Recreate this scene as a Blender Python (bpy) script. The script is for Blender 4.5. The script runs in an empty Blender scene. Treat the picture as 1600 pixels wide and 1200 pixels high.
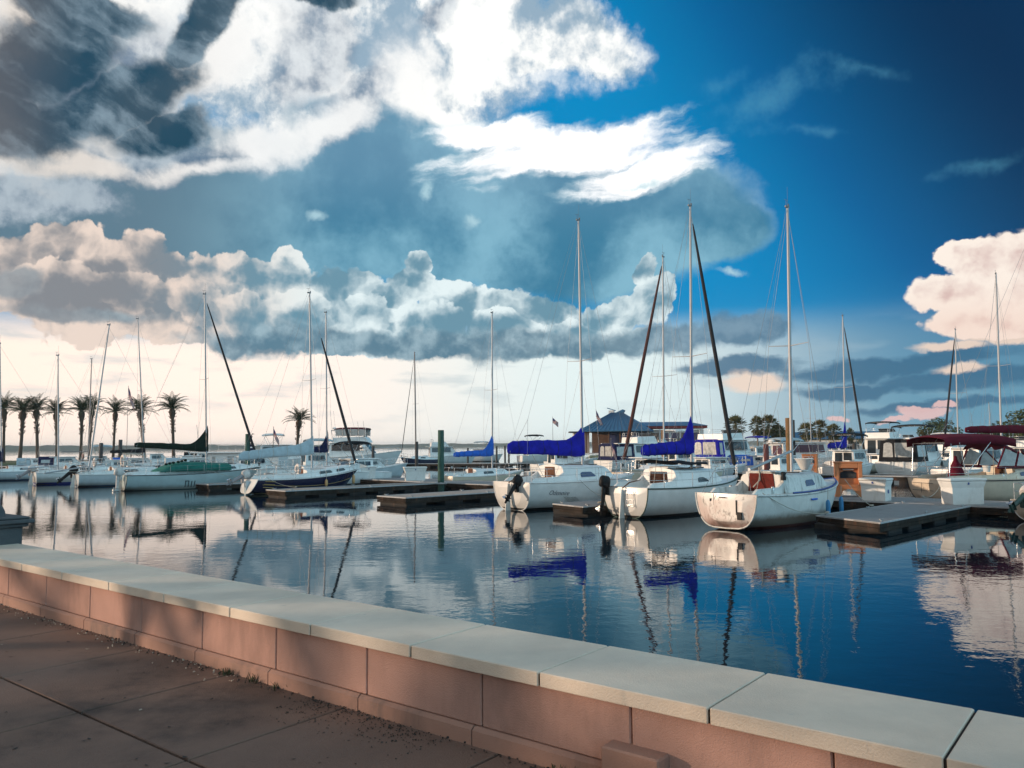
import bpy, bmesh, math, random
from mathutils import Vector, Matrix, noise as mnoise
rad = math.radians
scene = bpy.context.scene
COL = scene.collection
random.seed(7)

# ------------------------------------------------------------------ camera
F = 1256.0                      # focal length in units of a 1600 px wide picture
CAM_H = 3.0                     # metres above the water
cam_d = bpy.data.cameras.new('camera'); cam = bpy.data.objects.new('camera', cam_d); COL.objects.link(cam)
cam_d.sensor_width = 36.0; cam_d.lens = F / 1600.0 * 36.0
cam_d.clip_start = 0.05; cam_d.clip_end = 20000
CAM_R = Matrix.Rotation(rad(90 + 4.33), 3, 'X') @ Matrix.Rotation(rad(-0.45), 3, 'Z')
cam.location = (0, 0, CAM_H); cam.rotation_euler = CAM_R.to_euler()
scene.camera = cam
scene.view_settings.view_transform = 'Standard'; scene.view_settings.look = 'None'
scene.view_settings.exposure = 0.0; scene.view_settings.gamma = 1.0
scene.cycles.max_bounces = 6; scene.cycles.diffuse_bounces = 2; scene.cycles.glossy_bounces = 3
scene.cycles.transparent_max_bounces = 6; scene.cycles.caustics_reflective = False; scene.cycles.caustics_refractive = False
scene.cycles.use_adaptive_sampling = True; scene.cycles.adaptive_threshold = 0.015

def ray(x, y): return CAM_R @ Vector(((x - 800) / F, (600 - y) / F, -1.0))
def gp(x, y, z=0.0):            # sight line through a picture point, met with the level z
    r = ray(x, y); t = (z - CAM_H) / r.z
    return Vector((r.x * t, r.y * t, z))
def at(x, y, Y):                # the same sight line, met Y metres ahead
    r = ray(x, y); t = Y / r.y
    return Vector((r.x * t, Y, CAM_H + r.z * t))
def azel(x, y):
    r = ray(x, y).normalized()
    return math.degrees(math.atan2(r.x, r.y)), math.degrees(math.asin(r.z))
def lin(c):
    return tuple(((v / 255) / 12.92 if v / 255 <= 0.04045 else ((v / 255 + 0.055) / 1.055) ** 2.4) for v in c) + (1.0,)

# ------------------------------------------------------------------ node expressions
class E:
    def __init__(s, nt, sock): s.nt = nt; s.s = sock
    def _m(s, op, *a, clamp=False):
        n = s.nt.nodes.new('ShaderNodeMath'); n.operation = op; n.use_clamp = clamp
        for i, v in enumerate((s,) + a): put(s.nt, n.inputs[i], v)
        return E(s.nt, n.outputs[0])
    def __add__(s, o): return s._m('ADD', o)
    __radd__ = __add__
    def __sub__(s, o): return s._m('SUBTRACT', o)
    def __rsub__(s, o): return s._m('MULTIPLY_ADD', -1.0, o)
    def __mul__(s, o): return s._m('MULTIPLY', o)
    __rmul__ = __mul__
    def __truediv__(s, o): return s._m('DIVIDE', o)
    def mx(s, o): return s._m('MAXIMUM', o)
    def mn(s, o): return s._m('MINIMUM', o)
    def pw(s, o): return s._m('POWER', o)
    def clamp(s): return s._m('ADD', 0.0, clamp=True)
    def st(s, a, b, c=0.0, d=1.0, kind='SMOOTHSTEP'):
        n = s.nt.nodes.new('ShaderNodeMapRange'); n.interpolation_type = kind
        put(s.nt, n.inputs['Value'], s)
        for k, v in zip(('From Min', 'From Max', 'To Min', 'To Max'), (a, b, c, d)): n.inputs[k].default_value = v
        return E(s.nt, n.outputs['Result'])
def put(nt, inp, v):
    if isinstance(v, E): nt.links.new(v.s, inp)
    elif isinstance(v, bpy.types.NodeSocket): nt.links.new(v, inp)
    else: inp.default_value = v
def node(nt, t, out=0, **kw):
    n = nt.nodes.new(t)
    for k, v in kw.items():
        if k.startswith('_'): setattr(n, k[1:], v)
    for k, v in kw.items():
        if not k.startswith('_'): put(nt, n.inputs[k.replace('__', ' ')], v)
    return E(nt, n.outputs[out])
def vop(nt, op, a, b=None, out=0):
    n = nt.nodes.new('ShaderNodeVectorMath'); n.operation = op
    put(nt, n.inputs[0], a)
    if b is not None: put(nt, n.inputs[3 if op == 'SCALE' else 1], b)
    return E(nt, n.outputs[out])
def mixc(nt, fac, a, b, blend='MIX'):
    n = nt.nodes.new('ShaderNodeMix'); n.data_type = 'RGBA'; n.blend_type = blend
    put(nt, n.inputs[0], fac); put(nt, n.inputs[6], a); put(nt, n.inputs[7], b)
    return E(nt, n.outputs[2])
def noise(nt, P, scale, detail=4.0, rough=0.55, out=0, dist=0.0, dims='3D'):
    return node(nt, 'ShaderNodeTexNoise', out, _noise_dimensions=dims, Vector=P, Scale=scale, Detail=detail, Roughness=rough, Distortion=dist)

# ------------------------------------------------------------------ sun
SUN_AZ, SUN_EL = -94.0, 7.5
sd = bpy.data.lights.new('sun', 'SUN'); sun = bpy.data.objects.new('sun', sd); COL.objects.link(sun)
sd.energy = 3.4; sd.angle = rad(0.5); sd.color = (1.0, 0.76, 0.56)
to_sun = Vector((math.sin(rad(SUN_AZ)) * math.cos(rad(SUN_EL)), math.cos(rad(SUN_AZ)) * math.cos(rad(SUN_EL)), math.sin(rad(SUN_EL))))
sun.rotation_euler = to_sun.to_track_quat('Z', 'Y').to_euler(); sun.location = to_sun * 300 + Vector((0, 40, 0))

# ------------------------------------------------------------------ sky: Nishita air plus procedural cloud decks, all in azimuth / elevation
world = bpy.data.worlds.new('World'); scene.world = world; world.use_nodes = True
wt = world.node_tree; wt.nodes.clear()
def build_sky():
    nt = wt
    noise = lambda nt_, P_, sc_, d_=4.0, r_=0.55, out=0: globals()['noise'](nt_, P_, sc_, d_, r_, out, dims='2D')
    g = node(nt, 'ShaderNodeTexCoord', 0)
    sep = nt.nodes.new('ShaderNodeSeparateXYZ'); nt.links.new(g.s, sep.inputs[0])
    X, Yv, Z = (E(nt, sep.outputs[i]) for i in range(3))
    az = X._m('ARCTAN2', Yv) * 57.2958
    el = Z._m('ARCSINE') * 57.2958
    P = node(nt, 'ShaderNodeCombineXYZ', 0, X=az, Y=el)
    w = noise(nt, P, 0.10, 7, 0.62, 1)
    w = vop(nt, 'SUBTRACT', w, (0.5, 0.5, 0.5))
    PW = vop(nt, 'ADD', P, vop(nt, 'SCALE', w, 7.0))
    PS = vop(nt, 'ADD', P, vop(nt, 'SCALE', w, 3.0))
    last = []; count = [0]
    def mad(a, m, b):
        n = nt.nodes.new('ShaderNodeVectorMath'); n.operation = 'MULTIPLY_ADD'
        put(nt, n.inputs[0], a); put(nt, n.inputs[1], m); put(nt, n.inputs[2], b)
        return E(nt, n.outputs[0])
    def swap(p):
        q = nt.nodes.new('ShaderNodeSeparateXYZ'); put(nt, q.inputs[0], p)
        return node(nt, 'ShaderNodeCombineXYZ', 0, X=E(nt, q.outputs[1]))
    PWs, PSs = swap(PW), swap(PS)
    def ell(x, y, rx, ry, rot=0.0, src=None):      # distance from a slanted ellipse's middle: 1 on its rim
        ps = PSs if src is PS else PWs; src = src or PW
        a, e = azel(x, y); rx = max(.1, azel(x + rx, y)[0] - a); ry = max(.1, azel(x, y - ry)[1] - e)
        cs, sn = math.cos(rad(-rot)), math.sin(rad(-rot))
        A = cs * cs / rx ** 2 + sn * sn / ry ** 2; C = sn * sn / rx ** 2 + cs * cs / ry ** 2; B = cs * sn * (1 / rx ** 2 - 1 / ry ** 2)
        ia = math.sqrt(A); k = B / ia; ib = math.sqrt(C - k * k)        # x' = ia x + k y, y' = ib y
        count[0] += 1
        if last and count[0] % 4 == 0: src = mad(last[0], (1e-9, 1e-9, 1e-9), src)   # changes nothing; makes Cycles work through the ellipses in turn
        q = mad(src, (ia, ib, 0), (-a * ia - e * k, -e * ib, 0))
        if abs(k) > 1e-6: q = mad(ps, (k, 0, 0), q)
        last[:] = [vop(nt, 'LENGTH', q, out=1)]
        return last[0]
    def union(lst, src=None):
        f = None
        for t in lst:
            q = ell(*t, src=src); f = q if f is None else f.mn(q)
        return 1.0 - f
    fine = noise(nt, P, 0.42, 9, 0.60)
    fineL = noise(nt, vop(nt, 'ADD', P, (-0.55, 0.75, 0)), 0.42, 9, 0.60)
    relief = (fine - fineL) * 2.6                       # lit from the upper left
    vor = lambda off: node(nt, 'ShaderNodeTexVoronoi', 0, _voronoi_dimensions='2D', _feature='F1', Vector=vop(nt, 'ADD', PS, off), Scale=0.34, Detail=3.0, Roughness=0.58)
    puff = 0.62 - vor((0, 0, 0)); puffL = 0.62 - vor((-0.55, 0.8, 0))
    prel = (puff - puffL) * 2.2
    big = lambda off: node(nt, 'ShaderNodeTexVoronoi', 0, _voronoi_dimensions='2D', _feature='SMOOTH_F1', Vector=vop(nt, 'ADD', PS, off), Scale=0.17, Detail=1.0, Roughness=0.5, Smoothness=0.35)
    bg0 = 0.55 - big((0, 0, 0)); brel = (bg0 - (0.55 - big((-1.3, 1.7, 0)))) * 1.6
    sx = lambda x: azel(x, 600)[0]
    sy = lambda y: azel(800, y)[1]
    # --- clear air; unseen sky behind and overhead toned as fill light
    sky = nt.nodes.new('ShaderNodeTexSky'); sky.sky_type = 'NISHITA'; sky.sun_disc = False
    sky.sun_elevation = rad(SUN_EL); sky.sun_rotation = rad(SUN_AZ)
    nish = mixc(nt, 1.0, E(nt, sky.outputs[0]), (0.10, 0.10, 0.10, 1), 'MULTIPLY')
    u = (az - sx(900)) / (sx(1600) - sx(900))
    v = el / sy(0)
    dark = (u * 0.75 + v * 0.55).st(0.42, 1.18)
    blue = mixc(nt, dark.st(0.5, 1.0, kind='LINEAR'), mixc(nt, dark.st(0.0, 0.5, kind='LINEAR'), lin((4, 140, 200)), lin((0, 98, 156))), lin((0, 46, 84)))
    blue = mixc(nt, v.st(0.0, 0.38), lin((96, 165, 190)), blue)
    c = mixc(nt, 0.03, blue, nish)
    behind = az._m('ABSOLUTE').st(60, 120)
    c = mixc(nt, behind, c, mixc(nt, az.st(-20, 20), lin((112, 116, 122)), (0.62, 1.15, 1.45, 1)))  # unseen sky behind the camera, right half brightened to fill the shaded hulls
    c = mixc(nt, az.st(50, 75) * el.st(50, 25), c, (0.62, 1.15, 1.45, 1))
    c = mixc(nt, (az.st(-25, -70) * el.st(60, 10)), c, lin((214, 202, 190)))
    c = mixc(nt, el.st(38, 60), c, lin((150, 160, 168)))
    # --- thin streaks in the blue
    wis = union([(1350, 105, 110, 16, 24), (1540, 258, 130, 18, -8), (1125, 130, 60, 24, 0), (1210, 150, 120, 40, -20), (1250, 195, 120, 14, 6)], PS)
    c = mixc(nt, (wis + (fine - 0.5) * 2.2).st(0.0, 1.5, 0, 0.40), c, lin((96, 170, 196)))
    # --- glowing high overcast, upper left
    def flow(rot, kx, ky, sc_, d_=7, r_=0.58, off=(0, 0, 0)):        # noise drawn out along a wind direction
        m = nt.nodes.new('ShaderNodeMapping'); m.vector_type = 'POINT'; put(nt, m.inputs['Vector'], vop(nt, 'ADD', PS, off)); m.inputs['Rotation'].default_value = (0, 0, rad(rot))
        return noise(nt, vop(nt, 'MULTIPLY', E(nt, m.outputs[0]), (kx, ky, 1)), sc_, d_, r_)
    fl = flow(24, 0.40, 1.25, 0.34); flL = flow(24, 0.40, 1.25, 0.34, off=(-0.4, 0.7, 0))
    soft = noise(nt, PW, 0.16, 5, 0.5)
    hi = union([(380, 60, 560, 190), (150, 230, 330, 120), (800, 20, 235, 95, 22), (600, 120, 120, 110), (690, 110, 70, 90, 20)])
    ha = (hi + (fine - 0.5) * 0.34 + (soft - 0.5) * 0.3).st(-0.06, 0.30)
    hcol = mixc(nt, (soft * 1.1 + relief * 0.10 + fine * 0.16).st(0.45, 0.70), lin((150, 176, 196)), (1.08, 1.08, 1.05, 1))
    hcol = mixc(nt, az.st(sx(300), sx(20), 0, 0.4), hcol, lin((226, 212, 200)))
    c = mixc(nt, ha, c, hcol)
    # --- grey anvil
    an = union([(600, 330, 545, 135), (930, 360, 290, 122, -6), (1090, 362, 142, 66), (180, 370, 330, 95), (620, 235, 190, 70, 14)], PS)
    aa = (an + (fine - 0.5) * 0.14 + (soft - 0.5) * 0.1).st(-0.02, 0.20)
    acol = mixc(nt, (fine * 0.2 + soft * 0.4 + noise(nt, PW, 0.07, 4, 0.5) * 0.6).st(0.44, 0.76), lin((62, 126, 158)), lin((132, 184, 206)))
    acol = mixc(nt, el.st(sy(400), sy(230), 0, 0.5), acol, lin((122, 160, 186)))
    acol = mixc(nt, az.st(sx(560), sx(180)), acol, lin((98, 128, 146)))
    rim = (0.19 - an).st(0.03, 0.19, 0, 0.8) * az.st(sx(860), sx(1100)) * el.st(sy(420), sy(330))
    acol = mixc(nt, rim, acol, lin((212, 236, 242)))
    c = mixc(nt, aa, c, acol)
    # --- bright white tongue across the anvil's top
    fl2 = flow(-10, 0.35, 1.4, 0.5)
    st = union([(880, 236, 230, 44, -8), (1010, 266, 150, 34, -10), (760, 205, 110, 30)], PS)
    sa = (st + (fl2 - 0.5) * 1.25 + (fine - 0.5) * 0.3).st(-0.10, 0.55)
    c = mixc(nt, sa, c, mixc(nt, (st + fl2 * 0.8).st(0.3, 0.8), lin((176, 214, 228)), (1.15, 1.15, 1.15, 1)))
    sm = union([(500, 338, 30, 16, -20), (740, 352, 26, 15), (668, 305, 16, 18), (1135, 432, 40, 10, 6), (1000, 280, 60, 10)], PS)
    c = mixc(nt, (sm + (fine - 0.5) * 2.2).st(0.15, 1.1, 0, 0.75), c, lin((186, 220, 230)))
    # --- dark ragged clouds, upper left
    gy = union([(470, 85, 130, 95, -35), (545, 160, 110, 55, -35), (440, 15, 130, 45), (270, 245, 240, 50, -12), (60, 310, 150, 50), (700, 20, 80, 30, -40), (180, 130, 260, 130, -24)])
    ga = (gy + (soft - 0.5) * 0.9 + (fine - 0.5) * 0.45).st(0.02, 0.62, 0, 0.66)
    c = mixc(nt, ga, c, mixc(nt, (fine * 0.25 + soft * 0.7 + relief * 0.15).st(0.30, 0.66), lin((98, 120, 146)), lin((206, 216, 224))))
    wb = union([(300, 120, 230, 62, -40), (425, 215, 150, 42, -14), (310, 262, 150, 24, -16), (110, 258, 120, 26), (630, 105, 90, 95), (545, 180, 70, 40, -30), (40, 20, 60, 60)], PS)
    wa = (wb + (soft - 0.5) * 1.3 + (fine - 0.5) * 0.7 + (fl - 0.5) * 0.6).st(0.02, 0.70, 0, 0.86)
    c = mixc(nt, wa, c, mixc(nt, az.st(sx(420), sx(60)), (1.0, 1.0, 0.985, 1), lin((236, 226, 216))))
    dk = union([(80, 95, 140, 82, -28), (185, 160, 150, 56, -26), (255, 205, 95, 34, -18), (20, 200, 110, 58, 12), (318, 44, 100, 36, -50), (130, 20, 130, 40), (500, 2, 70, 18)], PS)
    dn = fl * 0.40 + fine * 0.60
    da = (dk * 1.15 + (dn - 0.5) * 0.95 + (soft - 0.5) * 0.3).st(-0.06, 0.36, 0, 0.96)
    dcol = mixc(nt, (0.42 + (fl - flL) * 1.5 + relief * 0.22 + (soft - 0.5) * 1.2 - (dk - 0.3) * 0.35).st(0.15, 1.0), lin((28, 70, 92)), lin((128, 152, 168)))
    dcol = mixc(nt, az.st(sx(120), sx(-40), 0, 0.42), dcol, lin((124, 114, 112)))
    c = mixc(nt, da, c, dcol)
    # --- low glow over the horizon
    warm = az.st(sx(950), sx(350))
    glow = mixc(nt, warm, (0.80, 0.92, 0.92, 1), (1.16, 0.975, 0.85, 1))
    glow = mixc(nt, az.st(sx(950), sx(1500)), glow, lin((104, 146, 172)))
    glow = mixc(nt, (az.st(-20, -75)), glow, (1.15, 0.88, 0.62, 1))
    gl = el.st(sy(485), sy(560)) * az.st(sx(1560), sx(1050), 0.55, 1.0)
    streak = noise(nt, vop(nt, 'MULTIPLY', P, (0.22, 1.0, 1.0)), 0.75, 6, 0.55)
    glow = mixc(nt, (streak - 0.5).st(0.0, 0.22, 0, 0.42) * el.st(-1, 5), glow, lin((176, 196, 204)))
    c = mixc(nt, gl * az._m('ABSOLUTE').st(120, 75), c, glow)
    # --- the cumulus bank: two ridges, then the flat grey bases in front
    def ridge(lst, off, shc, lic, amp=0.42, edge=0.085, k=0.0):
        f = union(lst, PS)
        d = f + puff * amp * 0.8 + bg0 * 0.22 + (fine - 0.5) * 0.12 + off + 0.02
        lit = (0.42 + k + brel * 0.55 + prel * 0.30 + relief * 0.18 - d * 0.80 + (soft - 0.5) * 0.4).st(-0.25, 0.72)
        return d.st(0.0, edge), mixc(nt, lit, shc, lic)
    top = (el - sy(520)) / (sy(400) - sy(520))
    sh = mixc(nt, az.st(sx(460), sx(150)), lin((108, 150, 170)), lin((136, 140, 146)))
    li = mixc(nt, az.st(sx(560), sx(250)), lin((232, 246, 248)), lin((238, 219, 206)))
    r1 = ridge([(75, 400, 130, 80, -20), (170, 420, 120, 60, -25), (250, 440, 110, 52), (360, 430, 80, 42), (456, 415, 36, 36), (455, 450, 60, 46), (530, 460, 80, 50), (600, 480, 70, 40), (648, 412, 34, 30), (640, 450, 54, 46),
                (710, 470, 90, 46), (780, 482, 62, 40), (850, 490, 80, 36), (950, 492, 80, 32), (1002, 424, 25, 30), (1020, 470, 48, 50), (975, 485, 60, 34), (402, 440, 60, 44), (430, 500, 460, 64), (850, 525, 260, 46), (120, 465, 190, 56), (300, 465, 200, 50)], -0.10, sh, li)
    c = mixc(nt, r1[0], c, r1[1])
    r2 = ridge([(90, 455, 120, 52), (200, 455, 90, 46), (300, 470, 70, 44), (380, 500, 110, 42), (470, 500, 80, 46), (560, 500, 70, 44), (690, 510, 90, 40), (780, 515, 80, 34), (900, 520, 100, 30), (600, 540, 260, 30)], -0.04, sh, li, 0.5, 0.09, -0.05)
    c = mixc(nt, r2[0], c, r2[1])
    bs = union([(440, 535, 190, 34), (640, 545, 250, 28), (800, 540, 270, 34), (1010, 528, 170, 34), (1150, 520, 125, 36), (120, 487, 150, 20), (20, 440, 60, 34)], PS)
    bsa = (bs + (puff - 0.25) * 0.32 + (fine - 0.5) * 0.25).st(-0.04, 0.34, 0, 0.92)
    bcol = mixc(nt, (0.5 + relief * 0.5 + top * 0.4).st(0.2, 0.9), lin((92, 128, 148)), lin((160, 186, 198)))
    bcol = mixc(nt, az.st(sx(300), sx(80), 0, 0.7), bcol, lin((150, 148, 150)))
    bcol = mixc(nt, az.st(sx(950), sx(1130), 0, 0.6), bcol, lin((84, 122, 152)))
    c = mixc(nt, bsa, c, bcol)
    # --- right: dark low bands, then the pink thunderhead
    bands = union([(1400, 570, 240, 20, -3), (1520, 590, 210, 22), (1330, 605, 150, 14), (1500, 635, 200, 12), (1150, 575, 120, 16)], PS)
    c = mixc(nt, (bands + (streak - 0.5) * 1.1).st(-0.05, 0.45, 0, 0.85), c, lin((58, 106, 138)))
    cr = union([(1500, 578, 60, 11), (1480, 543, 80, 10, 4), (1180, 600, 60, 22), (1560, 530, 90, 14)], PS)
    c = mixc(nt, (cr + (streak - 0.5) * 0.8).st(0.0, 0.5, 0, 0.85), c, lin((246, 220, 200)))
    pk = union([(1540, 420, 75, 55), (1500, 470, 110, 36, 6), (1600, 430, 110, 85), (1545, 505, 130, 34), (1660, 470, 120, 80), (1505, 405, 50, 32)], PS)
    pa = (pk + puff * 0.26 - 0.03).st(0.0, 0.11)
    pcol = mixc(nt, (0.62 + prel * 0.16 + relief * 0.22 - (pk - 0.3) * 0.45 + (soft - 0.5) * 0.6).st(0.0, 0.62), lin((216, 188, 182)), lin((255, 242, 230)))
    pcol = mixc(nt, el.st(sy(470), sy(545), 0, 0.4), pcol, lin((236, 196, 178)))
    c = mixc(nt, pa, c, pcol)
    p2 = union([(1440, 645, 46, 13, 8), (1470, 635, 26, 9), (1312, 648, 26, 8), (1400, 655, 40, 8)], PS)
    c = mixc(nt, (p2 + puff * 0.4 - 0.1).st(0.0, 0.22, 0, 0.85), c, lin((236, 196, 192)))
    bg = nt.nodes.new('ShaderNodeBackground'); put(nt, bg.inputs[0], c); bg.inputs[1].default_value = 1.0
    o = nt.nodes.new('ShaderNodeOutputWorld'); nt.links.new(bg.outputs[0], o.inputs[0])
build_sky()

# ------------------------------------------------------------------ materials
MATS = {}
def mat(name, col, rough=0.55, metal=0.0, var=0.12, vscale=3.0, bump=0.0, bscale=40.0, spec=0.5, coords='Object', coat=0.0, dirt=None, dscale=1.2, damt=0.0):
    """base colour with slow blotches of wear, a fine bump, optional dirt in stretched streaks"""
    if name in MATS: return MATS[name]
    m = bpy.data.materials.new(name); m.use_nodes = True; nt = m.node_tree
    b = nt.nodes['Principled BSDF']
    P = node(nt, 'ShaderNodeTexCoord', 3)
    c = tuple(col[:3]) + (1.0,)
    n = noise(nt, P, vscale, 6, 0.6)
    col_ = mixc(nt, n.st(0.3, 0.7, kind='LINEAR'), tuple(v * (1 - var) for v in c[:3]) + (1,), tuple(min(1, v * (1 + var)) for v in c[:3]) + (1,))
    if dirt is not None:
        PD = vop(nt, 'MULTIPLY', P, (1.0, 1.0, 0.35))
        d = noise(nt, PD, dscale, 8, 0.68)
        col_ = mixc(nt, d.st(0.62 - 0.25 * damt, 0.80 - 0.2 * damt, 0, 0.85), col_, tuple(dirt[:3]) + (1,))
    put(nt, b.inputs['Base Color'], col_)
    put(nt, b.inputs['Roughness'], n.st(0.2, 0.8, max(0.02, rough - 0.08), min(1, rough + 0.08), 'LINEAR'))
    b.inputs['Metallic'].default_value = metal; b.inputs['Specular IOR Level'].default_value = spec
    b.inputs['Coat Weight'].default_value = coat
    if bump:
        bn = nt.nodes.new('ShaderNodeBump'); bn.inputs['Strength'].default_value = bump; bn.inputs['Distance'].default_value = 0.02
        put(nt, bn.inputs['Height'], noise(nt, P, bscale, 5, 0.6)); nt.links.new(bn.outputs[0], b.inputs['Normal'])
    MATS[name] = m
    return m

# ------------------------------------------------------------------ mesh builder
class MB:
    def __init__(s): s.v = []; s.f = []; s.sm = []
    def add(s, vs, fs, smooth=False):
        o = len(s.v); s.v += [tuple(p) for p in vs]
        s.f += [tuple(o + i for i in f) for f in fs]; s.sm += [smooth] * len(fs)
        return s
    def box(s, c, d, rz=0.0, taper=1.0):
        x, y, z = (k / 2 for k in d); M = Matrix.Rotation(rz, 3, 'Z'); c = Vector(c)
        vs = [c + M @ Vector((sx * x * (taper if sz > 0 else 1), sy * y * (taper if sz > 0 else 1), sz * z)) for sz in (-1, 1) for sx, sy in ((-1, -1), (1, -1), (1, 1), (-1, 1))]
        return s.add(vs, [(3, 2, 1, 0), (4, 5, 6, 7), (0, 1, 5, 4), (1, 2, 6, 5), (2, 3, 7, 6), (3, 0, 4, 7)])
    def rbox(s, c, d, r=0.02, rz=0.0, topin=0.0):      # box with chamfered edges
        x, y, z = (k / 2 for k in d); M = Matrix.Rotation(rz, 3, 'Z'); c = Vector(c)
        def ring(hx, hy, hz, k): return [c + M @ Vector(p) for p in ((-hx + k, -hy, hz), (hx - k, -hy, hz), (hx, -hy + k, hz), (hx, hy - k, hz), (hx - k, hy, hz), (-hx + k, hy, hz), (-hx, hy - k, hz), (-hx, -hy + k, hz))]
        secs = [ring(x - r, y - r, -z, r), ring(x, y, -z + r, r), ring(x - topin, y - topin, z - r, r), ring(x - r - topin, y - r - topin, z, r)]
        return s.loft(secs, True, True)
    def loft(s, secs, closed=True, caps=True, smooth=False):
        m = len(secs[0]); vs = [p for q in secs for p in q]; fs = []
        for i in range(len(secs) - 1):
            for j in range(m if closed else m - 1):
                k = (j + 1) % m
                fs.append((i * m + j, i * m + k, (i + 1) * m + k, (i + 1) * m + j))
        s.add(vs, fs, smooth)
        if caps and closed:
            s.add(secs[0], [tuple(reversed(range(m)))]); s.add(secs[-1], [tuple(range(m))])
        return s
    def tube(s, pts, r, n=6, r2=None, caps=True, smooth=True, flat=1.0):
        pts = [Vector(p) for p in pts]; secs = []; k = len(pts)
        for i, p in enumerate(pts):
            t = (pts[min(i + 1, k - 1)] - pts[max(i - 1, 0)]).normalized()
            a = Vector((0, 0, 1)) if abs(t.z) < 0.9 else Vector((0, 1, 0))
            u = t.cross(a).normalized(); w = t.cross(u)
            rr = r + ((r2 if r2 is not None else r) - r) * i / (k - 1) if not isinstance(r, (list, tuple)) else r[i]
            secs.append([p + u * rr * flat * math.cos(2 * math.pi * j / n) + w * rr * math.sin(2 * math.pi * j / n) for j in range(n)])
        return s.loft(secs, True, caps, smooth)
    def lathe(s, prof, n=12, c=(0, 0, 0), smooth=True):  # prof: (radius, z)
        c = Vector(c)
        return s.loft([[c + Vector((r * math.cos(2 * math.pi * j / n), r * math.sin(2 * math.pi * j / n), z)) for j in range(n)] for r, z in prof], True, True, smooth)
    def prism(s, pts, vec):                              # flat polygon pushed along vec
        pts = [Vector(p) for p in pts]; v = Vector(vec)
        return s.loft([pts, [p + v for p in pts]], True, True)
    def torus(s, c, R, r, axis='Z', n=18, m=6, a0=0, a1=360):
        pts = []
        for i in range(n + 1):
            a = rad(a0 + (a1 - a0) * i / n); p = (R * math.cos(a), R * math.sin(a))
            pts.append(Vector(c) + (Vector((p[0], p[1], 0)) if axis == 'Z' else Vector((p[0], 0, p[1])) if axis == 'Y' else Vector((0, p[0], p[1]))))
        return s.tube(pts, r, m)
    def build(s, name, m, parent=None, label=None, M=None):
        me = bpy.data.meshes.new(name)
        vs = s.v if M is None else [tuple(M @ Vector(p)) for p in s.v]
        me.from_pydata(vs, [], s.f)
        me.polygons.foreach_set('use_smooth', s.sm)
        bm = bmesh.new(); bm.from_mesh(me); bmesh.ops.recalc_face_normals(bm, faces=bm.faces); bm.to_mesh(me); bm.free()
        me.update()
        me.materials.append(MATS[m] if isinstance(m, str) else m)
        o = bpy.data.objects.new(name, me); COL.objects.link(o)
        if parent is not None: o.parent = parent
        if label: o['label'] = label
        return o
def tag(o, label=None, cat=None, group=None, kind=None):
    if label: o['label'] = label
    if cat: o['category'] = cat
    if group: o['group'] = group
    if kind: o['kind'] = kind
    return o
def empty(name, loc, rz=0.0, label=None, cat=None, group=None):
    o = bpy.data.objects.new(name, None); COL.objects.link(o); o.location = loc; o.rotation_euler = (0, 0, rz)
    o.empty_display_size = 0.2
    return tag(o, label, cat, group)
def copy_tree(o, parent=None):
    c = o.copy(); COL.objects.link(c)
    if parent is not None: c.parent = parent
    for ch in list(o.children): copy_tree(ch, c)
    return c

# the marina grid: N runs away from the promenade, D runs along it to the left
N = Vector((0.621, 0.784, 0)); D = Vector((-0.784, 0.621, 0))
HEAD = math.degrees(math.atan2(N.x, N.y))
GRID = math.atan2(N.y, N.x)          # rotation that turns local +x into N
def grid(t, s, z=0.0): return N * t + D * s + Vector((0, 0, z))
def ts(p): return p.dot(N), p.dot(D)

# ------------------------------------------------------------------ water
def water():
    m = bpy.data.materials.new('water'); m.use_nodes = True; nt = m.node_tree; b = nt.nodes['Principled BSDF']
    P = node(nt, 'ShaderNodeTexCoord', 3)
    b.inputs['Base Color'].default_value = (0.004, 0.016, 0.026, 1); b.inputs['Roughness'].default_value = 0.008
    b.inputs['IOR'].default_value = 1.52; b.inputs['Specular IOR Level'].default_value = 0.5
    PR = node(nt, 'ShaderNodeMapping', 0, Vector=P, Rotation=(0, 0, rad(20)), Scale=(0.55, 1.3, 1))
    patch = noise(nt, P, 0.06, 3, 0.5).st(0.38, 0.62, 0.22, 1.0)
    h = noise(nt, P, 2.4, 3, 0.55) * 0.24 + noise(nt, PR, 0.8, 2, 0.5) * 0.24 + noise(nt, P, 11.0, 2, 0.5) * 0.02
    bn = nt.nodes.new('ShaderNodeBump'); bn.inputs['Distance'].default_value = 0.022
    put(nt, bn.inputs['Strength'], patch); put(nt, bn.inputs['Height'], h); nt.links.new(bn.outputs[0], b.inputs['Normal'])
    MATS['water'] = m
    S = 5900
    mb = MB(); mb.add([(-S, -200, 0), (S, -200, 0), (S, 4200, 0), (-S, 4200, 0)], [(0, 1, 2, 3)])
    tag(mb.build('water', 'water'), kind='structure')
water()

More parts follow.
